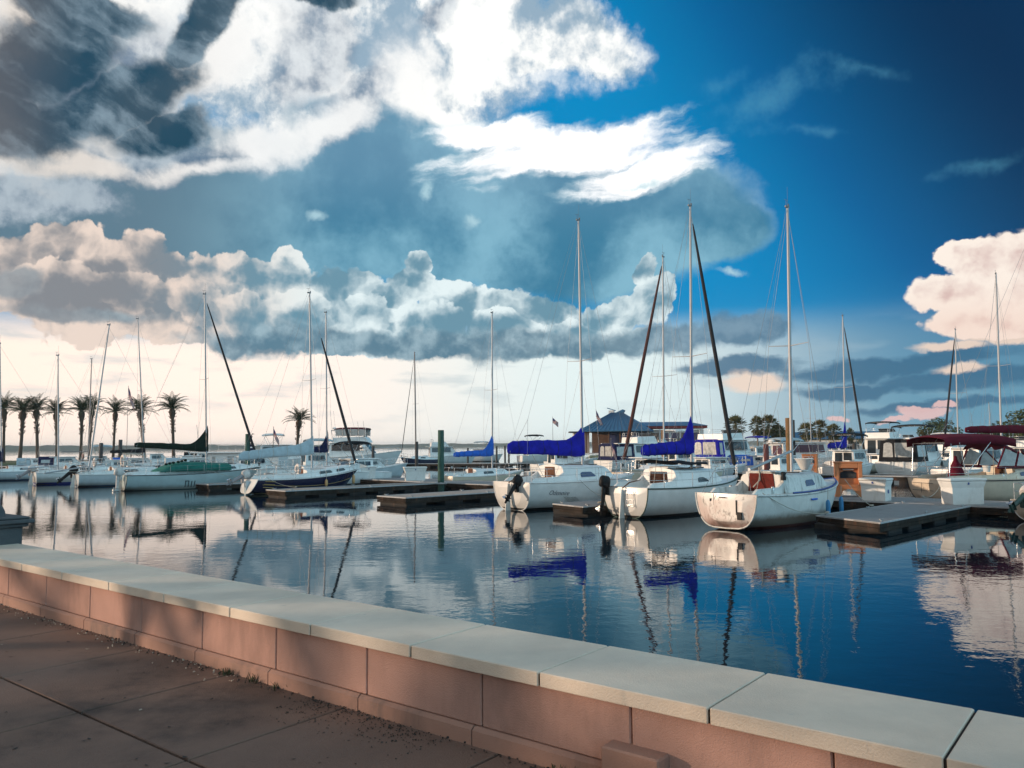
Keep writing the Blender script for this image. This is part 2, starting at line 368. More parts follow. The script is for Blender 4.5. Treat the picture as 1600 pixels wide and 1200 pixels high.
# ------------------------------------------------------------------ promenade, seawall, seat wall
PZ = 1.40; CZ = 1.86                     # paving level, top of the coping
T_FRONT, T_BACK = 3.32, 3.99             # coping edges, metres from the camera across the wall
def promenade():
    m = mat('paving_concrete', (0.215, 0.135, 0.105), 0.85, var=0.22, vscale=0.8, bump=0.5, bscale=85, spec=0.2, dirt=(0.042, 0.036, 0.034), dscale=0.5, damt=0.40)
    mat('joint_dark', (0.03, 0.026, 0.024), 0.95)
    # slab joints: a line parallel to the wall and lines across it
    s_line, _ = ts(gp(125, 1113, PZ)); s0 = ts(gp(125, 1113, PZ))[1]; s1 = ts(gp(270, 1195, PZ))[1]
    step = abs(s1 - s0)
    mb = MB(); g = 0.010
    rows = [(s_line + g, 3.36)] + [(s_line - step * (k + 1) + g, s_line - step * k - g) for k in range(9)]
    for ta, tb in rows:
        for k in range(-9, 14):
            a, b_ = s0 + k * step + g, s0 + (k + 1) * step - g
            c = 0.005
            lo = [grid(ta, a, PZ - .1), grid(tb, a, PZ - .1), grid(tb, b_, PZ - .1), grid(ta, b_, PZ - .1)]
            mid = [p + Vector((0, 0, .1 - c)) for p in lo]
            up = [grid(ta + c, a + c, PZ), grid(tb - c, a + c, PZ), grid(tb - c, b_ - c, PZ), grid(ta + c, b_ - c, PZ)]
            mb.loft([lo, mid, up], True, True)
    tag(mb.build('promenade', m), kind='structure')
    mb = MB(); mb.box(grid(-11, 8, PZ - .62), (30, 90, 1.2), GRID)
    tag(mb.build('promenade_base', 'joint_dark'), kind='structure')
    mb = MB(); mb.box(grid(3.73, 20, -0.6), (0.5, 160, 3.9), GRID)
    sw = mb.build('seawall', mat('seawall_concrete', (0.22, 0.20, 0.18), 0.9, var=0.2, bump=0.3))
    tag(sw, 'grey concrete seawall dropping from the seat wall into the water', 'seawall')
promenade()
def seat_wall():
    m_c = mat('coping_stone', (0.74, 0.62, 0.50), 0.7, var=0.14, vscale=1.6, bump=0.35, bscale=110, dirt=(0.40, 0.37, 0.34), dscale=5.0, damt=0.0)
    m_p = mat('terracotta_stucco', (0.50, 0.295, 0.24), 0.9, var=0.14, vscale=1.5, bump=0.45, bscale=130, dirt=(0.33, 0.20, 0.165), dscale=1.1, damt=0.5, spec=0.2)
    m_b = mat('terracotta_base', (0.40, 0.225, 0.17), 0.85, var=0.15, vscale=1.8, bump=0.3, bscale=110, dirt=(0.16, 0.115, 0.10), dscale=1.5, damt=0.5)
    root = empty('seat_wall', grid(3.6, 0, PZ), 0, 'low terracotta seat wall with pale stone coping along the water', 'wall')
    off = Matrix.Translation(-grid(3.6, 0, PZ))
    sj = ts(gp(855, 1045, CZ))[1]; step = 0.914
    for k in range(-6, 14):
        mb = MB(); a = sj + k * step
        h = random.uniform(-.0015, .0015)
        mb.rbox(grid((T_FRONT + T_BACK) / 2, a + step / 2, CZ - .036 + h), (T_BACK - T_FRONT, step - .012, .072), .004, GRID)
        mb.build('coping_slab', m_c, root, M=off)
    mb = MB(); mb.box(grid(3.665, sj + 3.5 * step, PZ + .19), (.53, 20 * step, .375), GRID); mb.build('core', 'joint_dark', root, M=off)
    mb = MB()
    for k in range(-6, 15): mb.box(grid((T_FRONT + T_BACK) / 2, sj + k * step, CZ - .040), (T_BACK - T_FRONT - .02, .016, .056), GRID)
    mb.build('joint_mortar', 'joint_dark', root, M=off)
    pj = ts(gp(755, 1075, PZ + .3))[1]
    pz0, pz1 = PZ + .100, CZ - .074
    for k in range(-6, 14):
        a = pj + k * step
        mb = MB(); mb.rbox(grid(3.378, a + step / 2, (pz0 + pz1) / 2), (.05, step - .008, pz1 - pz0), .006, GRID); mb.build('wall_panel', m_p, root, M=off)
        a += .05
        if k == -3: continue
        mb = MB(); c0 = grid(3.326, a + .005, PZ); L = D * (step - .010)
        q = [c0 + N * -.0, c0 + N * .08, c0 + N * .08 + Vector((0, 0, .099)), c0 + N * .022 + Vector((0, 0, .098)), c0 + Vector((0, 0, .080))]
        mb.prism(q, L); mb.build('base_course', m_b, root, M=off)
    # drain box in the base
    p = gp(1062, 1165, PZ + .1); s = ts(p)[1]
    r = empty('drain_box', grid(3.325, s, PZ), GRID, 'terracotta drain box with a dark opening at the foot of the seat wall', 'drain')
    mb = MB(); mb.rbox((0.0, 0, .135), (.15, .30, .15), .008); mb.rbox((0.0, .12, .03), (.15, .06, .06), .004); mb.rbox((0.0, -.12, .03), (.15, .06, .06), .004)
    mb.build('surround', m_b, r)
    mb = MB(); mb.box((.03, 0, .03), (.08, .18, .056)); mb.build('opening', 'joint_dark', r)
    # stone pillar on the wall's far end
    p = gp(66, 846, CZ); s = ts(p)[1] + .42
    r = empty('stone_pillar', grid(3.63, s, PZ), GRID, 'dark stone pillar with moulded cap and rounded dome at the left end of the seat wall', 'pillar')
    ms = mat('pillar_stone', (0.075, 0.08, 0.085), 0.8, var=0.25, bump=0.3)
    mb = MB(); mb.rbox((0, 0, .33), (.80, .80, .66), .01); mb.build('shaft', ms, r)
    mb = MB()
    for z, w, h in ((.68, .90, .045), (.725, 1.0, .05), (.765, .92, .03)): mb.rbox((0, 0, z), (w, w, h), .012)
    mb.build('cap', ms, r)
    mb = MB(); mb.lathe([(.34, .78)] + [(.33 * math.cos(a), .785 + .24 * math.sin(a)) for a in [rad(12 * i) for i in range(8)]], 24); mb.build('dome', ms, r)
seat_wall()

# ------------------------------------------------------------------ boat materials
def hull_mat(name, top, bottom=(0.05, 0.045, 0.04), stripe=None, wl=0.05, stain=0.25, stainc=(0.34, 0.27, 0.20), rough=0.34, band=None, grime=0.0):
    """gel-coat over bottom paint, split at the waterline, with weeping rust and scum stains"""
    if name in MATS: return MATS[name]
    m = bpy.data.materials.new(name); m.use_nodes = True; nt = m.node_tree; b = nt.nodes['Principled BSDF']
    P = node(nt, 'ShaderNodeTexCoord', 3)
    sp = nt.nodes.new('ShaderNodeSeparateXYZ'); nt.links.new(P.s, sp.inputs[0]); z = E(nt, sp.outputs[2])
    v = lambda c: tuple(c[:3]) + (1,)
    n1 = noise(nt, P, 1.3, 5, 0.6)
    c = mixc(nt, n1.st(0.3, 0.75), v(top), tuple(t * 0.84 for t in top[:3]) + (1,))
    drip = noise(nt, vop(nt, 'MULTIPLY', P, (5.0, 5.0, 0.5)), 1.5, 7, 0.66)
    c = mixc(nt, drip.st(0.56, 0.80, 0, stain), c, v(stainc))
    scum = (noise(nt, P, 3.0, 6, 0.6) * 0.20 - z * 0.75 + wl * 2 + 0.14).st(0.0, 0.24, 0, min(1, stain * 2.2))
    c = mixc(nt, scum, c, v(tuple(t * 0.6 for t in stainc)))
    spots = noise(nt, P, 14.0, 3, 0.6)
    c = mixc(nt, spots.st(0.72, 0.78, 0, stain), c, (0.10, 0.085, 0.07, 1))
    if grime:
        gr = noise(nt, vop(nt, 'MULTIPLY', P, (1, 1, .6)), 5.5, 9, 0.72)
        c = mixc(nt, (gr - z * 0.10).st(0.44, 0.56, 0, grime), c, (0.13, 0.11, 0.10, 1))
        c = mixc(nt, noise(nt, P, 1.1, 4, 0.6).st(0.42, 0.62, 0, 0.5), c, (0.62, 0.44, 0.40, 1))
    if band:                                         # coloured topside band between two heights
        c = mixc(nt, z.st(band[0] - .004, band[0] + .004) * z.st(band[1] + .004, band[1] - .004), c, v(band[2]))
    if stripe: c = mixc(nt, z.st(wl + .085, wl + .078) , c, v(stripe))
    c = mixc(nt, z.st(wl + .004, wl - .004), c, v(bottom))
    put(nt, b.inputs['Base Color'], c); put(nt, b.inputs['Roughness'], n1.st(0.2, 0.8, rough - .08, rough + .14))
    MATS[name] = m
    return m
WHITE = (0.80, 0.80, 0.78)
mat('gelcoat', WHITE, 0.35, var=0.05, vscale=1.5, dirt=(0.45, 0.42, 0.36), dscale=1.5, damt=0.30)
mat('gelcoat_worn', (0.68, 0.68, 0.65), 0.45, var=0.10, vscale=2.0, dirt=(0.24, 0.24, 0.22), dscale=2.6, damt=0.62)
mat('deck_grey', (0.60, 0.62, 0.62), 0.6, var=0.10, dirt=(0.30, 0.30, 0.28), damt=0.4)
mat('cream', (0.74, 0.66, 0.54), 0.42, var=0.06, dirt=(0.42, 0.36, 0.28), damt=0.25)
mat('aluminium', (0.38, 0.39, 0.41), 0.45, 0.25, var=0.10)
mat('aluminium_dark', (0.16, 0.16, 0.17), 0.5, 0.3, var=0.15)
mat('steel', (0.70, 0.70, 0.70), 0.25, 0.85, var=0.04)
mat('wire', (0.30, 0.30, 0.31), 0.45, 0.6)
mat('royal_canvas', (0.014, 0.014, 0.33), 0.85, var=0.42, vscale=2.6, bump=0.9, bscale=7, spec=0.2)
mat('navy_canvas', (0.012, 0.016, 0.06), 0.85, var=0.3, vscale=4, bump=0.3, bscale=14, spec=0.2)
mat('black_canvas', (0.014, 0.015, 0.018), 0.85, var=0.3, vscale=4, bump=0.3, bscale=14, spec=0.2)
mat('burgundy_canvas', (0.115, 0.008, 0.022), 0.85, var=0.22, vscale=4, bump=0.3, bscale=14, spec=0.2)
mat('teal_canvas', (0.02, 0.16, 0.13), 0.85, var=0.25, vscale=4, bump=0.3, bscale=14, spec=0.2)
mat('green_canvas', (0.006, 0.018, 0.012), 0.85, var=0.25, vscale=4, bump=0.3, bscale=14, spec=0.2)
mat('pale_canvas', (0.42, 0.50, 0.54), 0.85, var=0.15, vscale=4, bump=0.35, bscale=14, spec=0.2)
mat('mid_blue_canvas', (0.03, 0.13, 0.55), 0.85, var=0.2, vscale=4, bump=0.3, bscale=14, spec=0.2)
mat('furl_black', (0.02, 0.02, 0.024), 0.8, var=0.3, vscale=6)
mat('furl_brown', (0.075, 0.022, 0.016), 0.8, var=0.3, vscale=6)
mat('smoked_glass', (0.02, 0.03, 0.04), 0.08, spec=0.7, var=0.2)
mat('blue_glass', (0.02, 0.035, 0.13), 0.10, spec=0.7, var=0.2)
mat('clear_vinyl', (0.42, 0.43, 0.42), 0.22, spec=0.6, var=0.25, vscale=4)
mat('teak', (0.15, 0.065, 0.035), 0.75, spec=0.2, var=0.25, vscale=6, bump=0.15, bscale=30)
mat('mahogany', (0.12, 0.018, 0.014), 0.75, spec=0.15, var=0.35, vscale=5, dirt=(0.07, 0.02, 0.016), damt=0.35)
mat('brown_door', (0.055, 0.026, 0.018), 0.75, spec=0.15, var=0.3, vscale=6)
mat('motor_black', (0.012, 0.012, 0.014), 0.55, spec=0.2, var=0.2, vscale=8)
mat('motor_white', (0.62, 0.58, 0.55), 0.45, var=0.15, vscale=8, dirt=(0.25, 0.2, 0.17), damt=0.45)
mat('motor_grey', (0.26, 0.26, 0.28), 0.45, var=0.2, vscale=8)
mat('blue_trim', (0.03, 0.07, 0.26), 0.5, var=0.25, vscale=5)
mat('dark_trim', (0.03, 0.035, 0.04), 0.7, spec=0.2, var=0.2)
mat('green_trim', (0.02, 0.06, 0.05), 0.5, var=0.2)
mat('red_trim', (0.30, 0.03, 0.025), 0.5, var=0.2)
mat('rubber', (0.03, 0.03, 0.03), 0.8)
mat('fender_white', (0.70, 0.68, 0.62), 0.5, var=0.1, dirt=(0.3, 0.26, 0.2), damt=0.4)
mat('fender_blue', (0.03, 0.20, 0.42), 0.5, var=0.15)
mat('fender_orange', (0.62, 0.36, 0.16), 0.55, var=0.15)
mat('rope', (0.45, 0.42, 0.36), 0.9, var=0.2)
mat('ring_white', (0.78, 0.70, 0.64), 0.55, var=0.1, dirt=(0.4, 0.25, 0.2), damt=0.4)
mat('ink', (0.02, 0.02, 0.06), 0.6)
mat('gold', (0.42, 0.28, 0.10), 0.5, var=0.2)
hull_mat('hull_white', WHITE, (0.03, 0.028, 0.026), None, 0.11, 0.14, (0.36, 0.33, 0.29))
hull_mat('hull_stained', (0.78, 0.74, 0.70), (0.055, 0.045, 0.035), None, 0.06, 0.95, (0.24, 0.15, 0.12), grime=0.75)
hull_mat('hull_rust', (0.80, 0.78, 0.74), (0.10, 0.022, 0.016), None, 0.12, 0.6, (0.34, 0.25, 0.19))
hull_mat('hull_navy', (0.012, 0.016, 0.05), (0.03, 0.03, 0.03), (0.5, 0.42, 0.25), 0.03, 0.1, (0.05, 0.05, 0.06), 0.16)
hull_mat('hull_cream', (0.74, 0.62, 0.48), (0.05, 0.045, 0.04), None, 0.04, 0.3)
hull_mat('hull_teal', (0.46, 0.55, 0.55), (0.03, 0.05, 0.05), None, 0.04, 0.3)
hull_mat('hull_pale', (0.62, 0.66, 0.68), (0.05, 0.05, 0.06), (0.03, 0.08, 0.16), 0.04, 0.25)
hull_mat('hull_bluefoot', WHITE, (0.015, 0.03, 0.22), None, 0.16, 0.25)

# ------------------------------------------------------------------ hull shared by sail and power
class Hull:
    def __init__(s, L, B, tw=0.72, fa=0.78, ff=1.02, depth=0.38, tz=0.02, um=0.42, full=0.58, rake=1.0, trake=0.0, sag=0.10, bowpow=2.2, flare=0.0, tround=0.0):
        s.__dict__.update(locals())
    def hb(s, u):
        h = s.B / 2
        if u < s.um: return h * (s.tw + (1 - s.tw) * math.sin(math.pi / 2 * u / s.um))
        return h * max(0.0, 1 - ((u - s.um) / (1 - s.um)) ** s.bowpow) ** 0.92
    def zs(s, u): return s.fa + (s.ff - s.fa) * u ** 1.6 - s.sag * math.sin(math.pi * u)
    def zb(s, u): return s.tz * (1 - u) ** 5 - s.depth * math.sin(math.pi * min(1, u * 0.93 + 0.07)) * (1 - (1 - u) ** 5)
    def pt(s, u, a, side=1, out=0.0):
        hb = s.hb(u) + out; zs, zb = s.zs(u), s.zb(u)
        p = s.full + (1.15 - s.full) * u ** 3
        y = hb * max(0, math.cos(a)) ** p; z = zs + (zb - zs) * math.sin(a) ** (1.15 - 0.1 * u)
        if s.flare: y *= 1 - s.flare * u * ((zs - z) / (zs - zb + .01)) * 0.9
        x = s.L * u - s.rake * u ** 4 * (zs - z) / (zs + 0.25) + s.trake * (1 - u) ** 6 * (zs - z)
        return Vector((x, side * y, z))
    def sheer(s, u, side=1, inset=0.0, dz=0.0):
        p = s.pt(u, 0.0, side); p.y = side * max(0, abs(p.y) - inset); p.z += dz; return p
    def build(s, root, m, transom_m=None, n=22, m_=11, rail='gelcoat', rail_r=.028):
        A = [rad(90.0 * j / m_) for j in range(m_ + 1)]
        mb = MB(); secs = []
        for i in range(n + 1):
            u = (i / n) ** 1.0
            secs.append([s.pt(u, a, 1) for a in A] + [s.pt(u, a, -1) for a in reversed(A[:-1])])
        mb.loft(secs, False, False, True)
        mb.build('hull', m, root)
        t = MB(); q = [p + Vector((0.0, 0, 0)) for p in secs[0]]
        c = Vector((-0.05 - s.tround, 0, (s.zs(0) + s.zb(0)) / 2))
        inner = [c + (p - c) * 0.6 + Vector((-0.045 - s.tround * .6 + (c.x - p.x) * 0, 0, 0)) for p in q]
        for p in inner: p.x = -0.045 - s.tround + s.trake * (s.zs(0) - p.z)
        k = len(q); t.add(q + inner, [(i, (i + 1) % k, k + (i + 1) % k, k + i) for i in range(k)], True)
        t.add(inner, [tuple(range(k))], True)
        t.build('transom', transom_m or m, root)
        if rail:
            r = MB()
            for sd in (1, -1): r.tube([s.sheer(u / 16, sd, -.012, -.03) for u in range(17)], rail_r, 6)
            r.tube([s.pt(0, a, sd) + Vector((-.012, 0, 0)) for sd, aa in ((1, A), (-1, list(reversed(A[:-1])))) for a in aa], rail_r * .8, 5)
            r.build('rub_rail', rail, root)
    def deck(s, root, m, well=None, camber=0.05, n=22, drop=0.02):
        """well = (x0, x1, half width, depth): the cockpit left open"""
        us = sorted(set([i / n for i in range(n + 1)] + ([well[0] / s.L, well[1] / s.L] if well else [])))
        mb = MB()
        def row(u, y0):
            hb = max(s.hb(u) - .015, 0.0); z = s.zs(u) - drop; x = s.L * u
            return [[Vector((x, sd * (y0 + (hb - y0) * f), z + camber * (1 - ((y0 + (hb - y0) * f) / max(.05, s.B / 2)) ** 2))) for f in (0, .5, 1)] for sd in (1, -1)]
        for a, b in zip(us[:-1], us[1:]):
            op = well and a >= well[0] / s.L - 1e-6 and b <= well[1] / s.L + 1e-6
            y0 = min(well[2], max(0, s.hb(a) - .1), max(0, s.hb(b) - .1)) if op else 0.0
            ra, rb = row(a, y0), row(b, y0)
            for k in (0, 1):
                mb.add(ra[k] + rb[k], [(0, 1, 4, 3), (1, 2, 5, 4)], False)
        mb.build('deck', m, root)
        if well:
            x0, x1, w, d = well; z = s.zs((x0 + x1) / 2 / s.L) - drop + .03
            zf = z - d; c = MB()
            c.box(((x0 + x1) / 2, 0, zf - .02), (x1 - x0, 2 * w, .04))
            for sd in (1, -1): c.box(((x0 + x1) / 2, sd * (w - .012), (z + zf) / 2 + .01), (x1 - x0, .024, d))
            for sd in (1, -1): c.box(((x0 + x1) / 2 - .1, sd * (w - .17), zf + d * .45), (x1 - x0 - .3, .30, .05))
            c.box((x0 + .012, 0, (z + zf) / 2 + .01), (.024, 2 * w - .05, d)); c.box((x1 - .012, 0, (z + zf) / 2 + .01), (.024, 2 * w - .05, d))
            c.build('cockpit', m, root)

def outboard(root, pos, sc=1.0, tilt=0.0, cowl='motor_black', leg='motor_black', yaw=0.0):
    """pos: the transom clamp; tilt swings the leg up and aft"""
    R = Matrix.Translation(Vector(pos)) @ Matrix.Rotation(yaw, 4, 'Z') @ Matrix.Rotation(tilt, 4, 'Y') @ Matrix.Scale(sc, 4)
    b = MB(); b.rbox((-.05, 0, -.06), (.10, .22, .26), .02)
    o = b.build('outboard_motor', leg, root, M=Matrix.Translation(Vector(pos)) @ Matrix.Scale(sc, 4))
    c = MB()
    prof = [(-.36, .085, .06), (-.34, .13, .10), (-.2, .155, .15), (0, .15, .17), (.12, .12, .15), (.16, .08, .1)]
    c.loft([[Vector((-.17 + .24 * k * math.cos(a) * 1.0, w * math.sin(a), .16 + zz)) for a in [rad(30 * i) for i in range(12)]] for zz, w, k in ((-.10, .12, .80), (-.05, .155, .98), (.10, .16, 1.0), (.22, .14, .92), (.29, .09, .62))], True, True, True)
    c.build('cowling', cowl, o, M=R)
    l = MB()
    l.loft([[Vector((-.17 + k * math.cos(a), w * math.sin(a), zz)) for a in [rad(45 * i) for i in range(8)]] for zz, w, k in ((.06, .07, .11), (-.3, .055, .09), (-.62, .04, .075), (-.66, .05, .10))], True, True, True)
    l.rbox((-.20, 0, -.585), (.30, .15, .02), .006)
    l.tube([(-.02, 0, -.70), (-.12, 0, -.70), (-.28, 0, -.70), (-.34, 0, -.70)], [.02, .05, .045, .03], 8)
    l.prism([(-.1, -.008, -.70), (-.24, -.008, -.70), (-.20, -.008, -.90), (-.12, -.008, -.88)], (0, .016, 0))
    l.build('leg', leg, o, M=R)
    p = MB()
    for k in range(3):
        a = rad(120 * k); ca, sa = math.cos(a), math.sin(a)
        p.prism([(-.34, 0, -.70), (-.345, .05 * ca - .05 * sa, -.70 + .05 * sa + .05 * ca), (-.36, .13 * ca, -.70 + .13 * sa), (-.345, .05 * ca + .06 * sa, -.70 + .05 * sa - .06 * ca)], (-.012, 0, 0))
    p.build('propeller', 'steel', o, M=R)
    return o

def fender(p, hd, m='fender_white', label='white fender hanging against the hull', r=.10, l=.5, top=.45, grp=None):
    e = empty('fender', p, hd, label, 'fender', grp)
    b = MB(); b.lathe([(r * .25, -l / 2 - .06), (r * .8, -l / 2), (r, -l / 2 + .08), (r, l / 2 - .08), (r * .8, l / 2), (r * .25, l / 2 + .06)], 10); b.build('body', m, e)
    b = MB(); b.tube([(0, 0, l / 2 + .05), (0.02, 0.0, l / 2 + .05 + top)], .012, 5); b.build('line', 'rope', e)
    return e

def life_ring(p, hd, label, R=.28, horseshoe=True):
    e = empty('life_ring', p, hd, label, 'life ring', 'life rings on the stern rails')
    b = MB(); b.torus((0, 0, 0), R, .10, 'X', 18, 8, -50 if horseshoe else 0, 230 if horseshoe else 360); b.build('ring', 'ring_white', e)
    b = MB()
    for a in (0, 90, 180): b.torus((0, R * math.cos(rad(a)), R * math.sin(rad(a))), .105, .012, 'X' if a == 90 else 'Z', 10, 4)
    b.build('strap', 'red_trim', e)
    return e

# ------------------------------------------------------------------ sailing boats
def sailboat(loc, head, label, L=8.0, B=2.6, hull='hull_white', transom=None, rail='gelcoat', deckm='gelcoat', H=None, group='sailing boats in the marina',
             cab=(2.7, 6.0), ch=0.42, cabm='gelcoat', cabw=0.66, win=((.15, .55),), winm='smoked_glass', xm=None, mast_h=10.5, mast_top=None, mast_r=.065, mast_m='aluminium', rakeang=0.6, heel=0.0,
             boom=None, boom_h=1.15, boom_drop=0.0, cover=None, cover_h=.30, cover_peak=1.0, stow_up=False, furl=None, furl_r=.075, furl_len=.94, spreader=(.52, .75), backstay=True, forestay=True,
             rail_r=.028, hatch='teak', hatch_h=.55, hatch_w=.6, cockpit=True, motor=None, rudder=True, rails=True, stanchions=3, pushpit=True, wires=True, detail=True, well_w=None, extras=True):
    H = H or Hull(L, B)
    L, B = H.L, H.B
    root = empty('sailboat', Vector(loc), rad(90 - head), label, 'sailboat', group)
    if heel: root.rotation_euler = (rad(heel), 0, rad(90 - head))
    H.build(root, hull, transom, rail=rail, rail_r=rail_r)
    well = (0.35, cab[0] - .02, well_w or B * .27, .42) if cockpit else None
    H.deck(root, deckm, well)
    zd = lambda x: H.zs(x / L) - .02 + .05
    # cabin trunk
    xa, xf = cab
    def cw(x):
        f = (x - xa) / (xf - xa); return min(cabw * H.hb(max(0, min(1, x / L))), cabw * B / 2) * (1 - .12 * f)
    def chh(x):
        f = (x - xa) / (xf - xa); return ch * (1 - .22 * f) * (1 - max(0, (f - .80) / .20) ** 1.5 * .92)
    def csec(x):
        w, h = cw(x), chh(x); z = zd(x) - .03
        pts = [(w, 0), (w * .90, h * .80), (w * .80, h * .95), (w * .4, h * 1.06), (0, h * 1.09)]
        lean = .0
        return [Vector((x, y, z + zz)) for y, zz in pts] + [Vector((x, -y, z + zz)) for y, zz in reversed(pts[:-1])]
    xs = [xa, xa + .02] + [xa + (xf - xa) * f for f in (.2, .4, .6, .75, .82, .88, .94, 1.0)]
    c = MB(); c.loft([csec(x) for x in xs], True, True, False); co = c.build('cabin', cabm, root)
    def panel(f0, f1, h0=.30, h1=.86, slant=.12, m=winm, name='window'):
        for sd in (1, -1):
            x0, x1 = xa + (xf - xa) * f0, xa + (xf - xa) * f1
            def P(x, h): w = cw(x); return Vector((x, sd * (w * (1 - .10 * h) + .004), zd(x) - .03 + chh(x) * .80 * h))
            k = (x1 - x0) * .12; e = .1
            q = [P(x0 + k * .3, h0), P(x1 - k * .4, h0), P(x1, h0 + e), P(x1 - slant - k * .2, h1 - e * .5), P(x1 - slant - k, h1), P(x0 + k * .8, h1), P(x0, h1 - e), P(x0, h0 + e)]
            w_ = MB(); w_.prism(q, (0, sd * .012, 0)); w_.build(name, m, co)
    for w in win: panel(*w)
    # companionway and sliding hatch
    if hatch:
        h = MB(); z = zd(xa) - .03
        h.prism([(xa - .03, -hatch_w / 2, z - .05), (xa - .03, hatch_w / 2, z - .05), (xa - .03, hatch_w / 2 * .86, z + hatch_h), (xa - .03, -hatch_w / 2 * .86, z + hatch_h)], (.028, 0, 0)); h.build('companionway_door', hatch, root)
        h = MB(); h.rbox((xa + .38, 0, z + ch * 1.09 + .02), (.80, hatch_w * 1.05, .05), .015); h.build('sliding_hatch', cabm, root)
    if detail:
        h = MB(); xx = xf - (xf - xa) * .28; h.rbox((xx, 0, zd(xx) - .03 + chh(xx) * 1.09 + .015), (.5, .5, .05), .015); h.build('deck_hatch', 'smoked_glass' if hatch != 'mahogany' else cabm, root)
        h = MB()
        for sd in (1, -1): h.tube([(xa + .3, sd * cw(xa + .3) * .72, zd(xa) + chh(xa + .3) * 1.0 + .03), (xa + 1.5, sd * cw(xa + 1.5) * .72, zd(xa) + chh(xa + 1.5) * 1.0 + .05)], .018, 5)
        h.build('grab_rail', 'teak', root)
        for sd in (1, -1):
            h = MB(); h.lathe([(.055, 0), (.05, .06), (.04, .075), (.055, .12), (.055, .13)], 10, (xa - .7, sd * (well[2] + .12 if well else .6), zd(xa - .7) + .10)); h.build('winch', 'steel', root)
    if cockpit:
        co_ = MB()
        for sd in (1, -1):
            w = well[2] + .06
            q = [Vector((x, sd * w, zd(x) - .03)) for x in (.35, xa)] + [Vector((xa, sd * w, zd(xa) + ch * .55)), Vector((xa - .35, sd * w, zd(xa) + .20)), Vector((.6, sd * w, zd(.6) + .14))]
            co_.prism(q, (0, sd * .10, 0))
        co_.build('coaming', deckm, root)
    # spars
    xm = xm if xm is not None else L * .60
    zm = zd(xm) - .03 + (chh(xm) * 1.05 if xa < xm < xf else 0)
    if mast_top: mast_h = mast_top - zm
    top = Vector((xm - mast_h * math.tan(rad(rakeang)), 0, zm + mast_h)); foot = Vector((xm, 0, zm))
    mp = lambda f: foot + (top - foot) * f
    t = MB(); t.tube([mp(f) for f in (0, .3, .6, .85, 1)], [mast_r, mast_r, mast_r * .96, mast_r * .86, mast_r * .72], 10); mo = t.build('mast', mast_m, root)
    t = MB(); t.rbox(top + Vector((-.04, 0, .03)), (.26, .07, .09), .015); t.tube([top + Vector((-.1, 0, .05)), top + Vector((-.1, 0, .30))], .010, 4); t.tube([top + Vector((-.22, 0, .30)), top + Vector((.06, 0, .30))], .009, 4); t.lathe([(.03, 0), (.035, .06), (.02, .1)], 8, top + Vector((.06, 0, .07)))
    if detail: t.tube([top + Vector((.0, .0, .05)), top + Vector((.02, .0, .85))], .006, 4)
    t.build('masthead', 'aluminium_dark', mo)
    sp_tips = []
    if spreader:
        f, hl = spreader
        for sd in (1, -1):
            a = mp(f); b = a + Vector((-.12, sd * hl, .05)); sp_tips.append(b)
            t = MB(); t.tube([a, b], .022, 6, .014); t.build('spreader', mast_m, mo)
    r = .0075 if wires else .006
    ucp = (xm - .12) / L
    if wires:
        for sd in (1, -1):
            cp = H.sheer(ucp, sd, .05)
            t = MB(); t.tube([mp(.985)] + ([sp_tips[0 if sd == 1 else 1]] if spreader else []) + [cp], r, 4); t.build('shroud', 'wire', root)
            if spreader:
                t = MB(); t.tube([mp(spreader[0] - .02), H.sheer(ucp - .4 / L, sd, .05)], r, 4); t.build('shroud', 'wire', root)
    bow = Vector((L - .12, 0, H.zs(1) + .05))
    if forestay:
        t = MB(); t.tube([mp(.985), bow], r, 4); t.build('forestay', 'wire', root)
    if backstay:
        t = MB(); st = Vector((.05, 0, H.zs(0) + .02)); mid = mp(1) + (st - mp(1)) * .78
        t.tube([mp(1), mid], r, 4)
        for sd in (1, -1): t.tube([mid, Vector((.05, sd * H.hb(0) * .8, H.zs(0) + .02))], r, 4)
        t.build('backstay', 'wire', root)
    if furl:
        a, b = bow + (mp(.985) - bow) * .035, bow + (mp(.985) - bow) * furl_len
        t = MB(); t.tube([a + (b - a) * f for f in (0, .01, .15, .5, .8, .97, 1)], [furl_r * .5, furl_r, furl_r * 1.05, furl_r * .95, furl_r * .75, furl_r * .45, .02], 8); fo = t.build('furled_jib', furl, root)
        t = MB(); t.lathe([(.09, 0), (.09, .03), (.05, .04), (.05, .13), (.09, .14), (.09, .17)], 10, bow + Vector((-.05, 0, .04))); t.build('furling_drum', 'motor_black', fo)
    zb = zm + boom_h; bl = boom if boom else L * .36
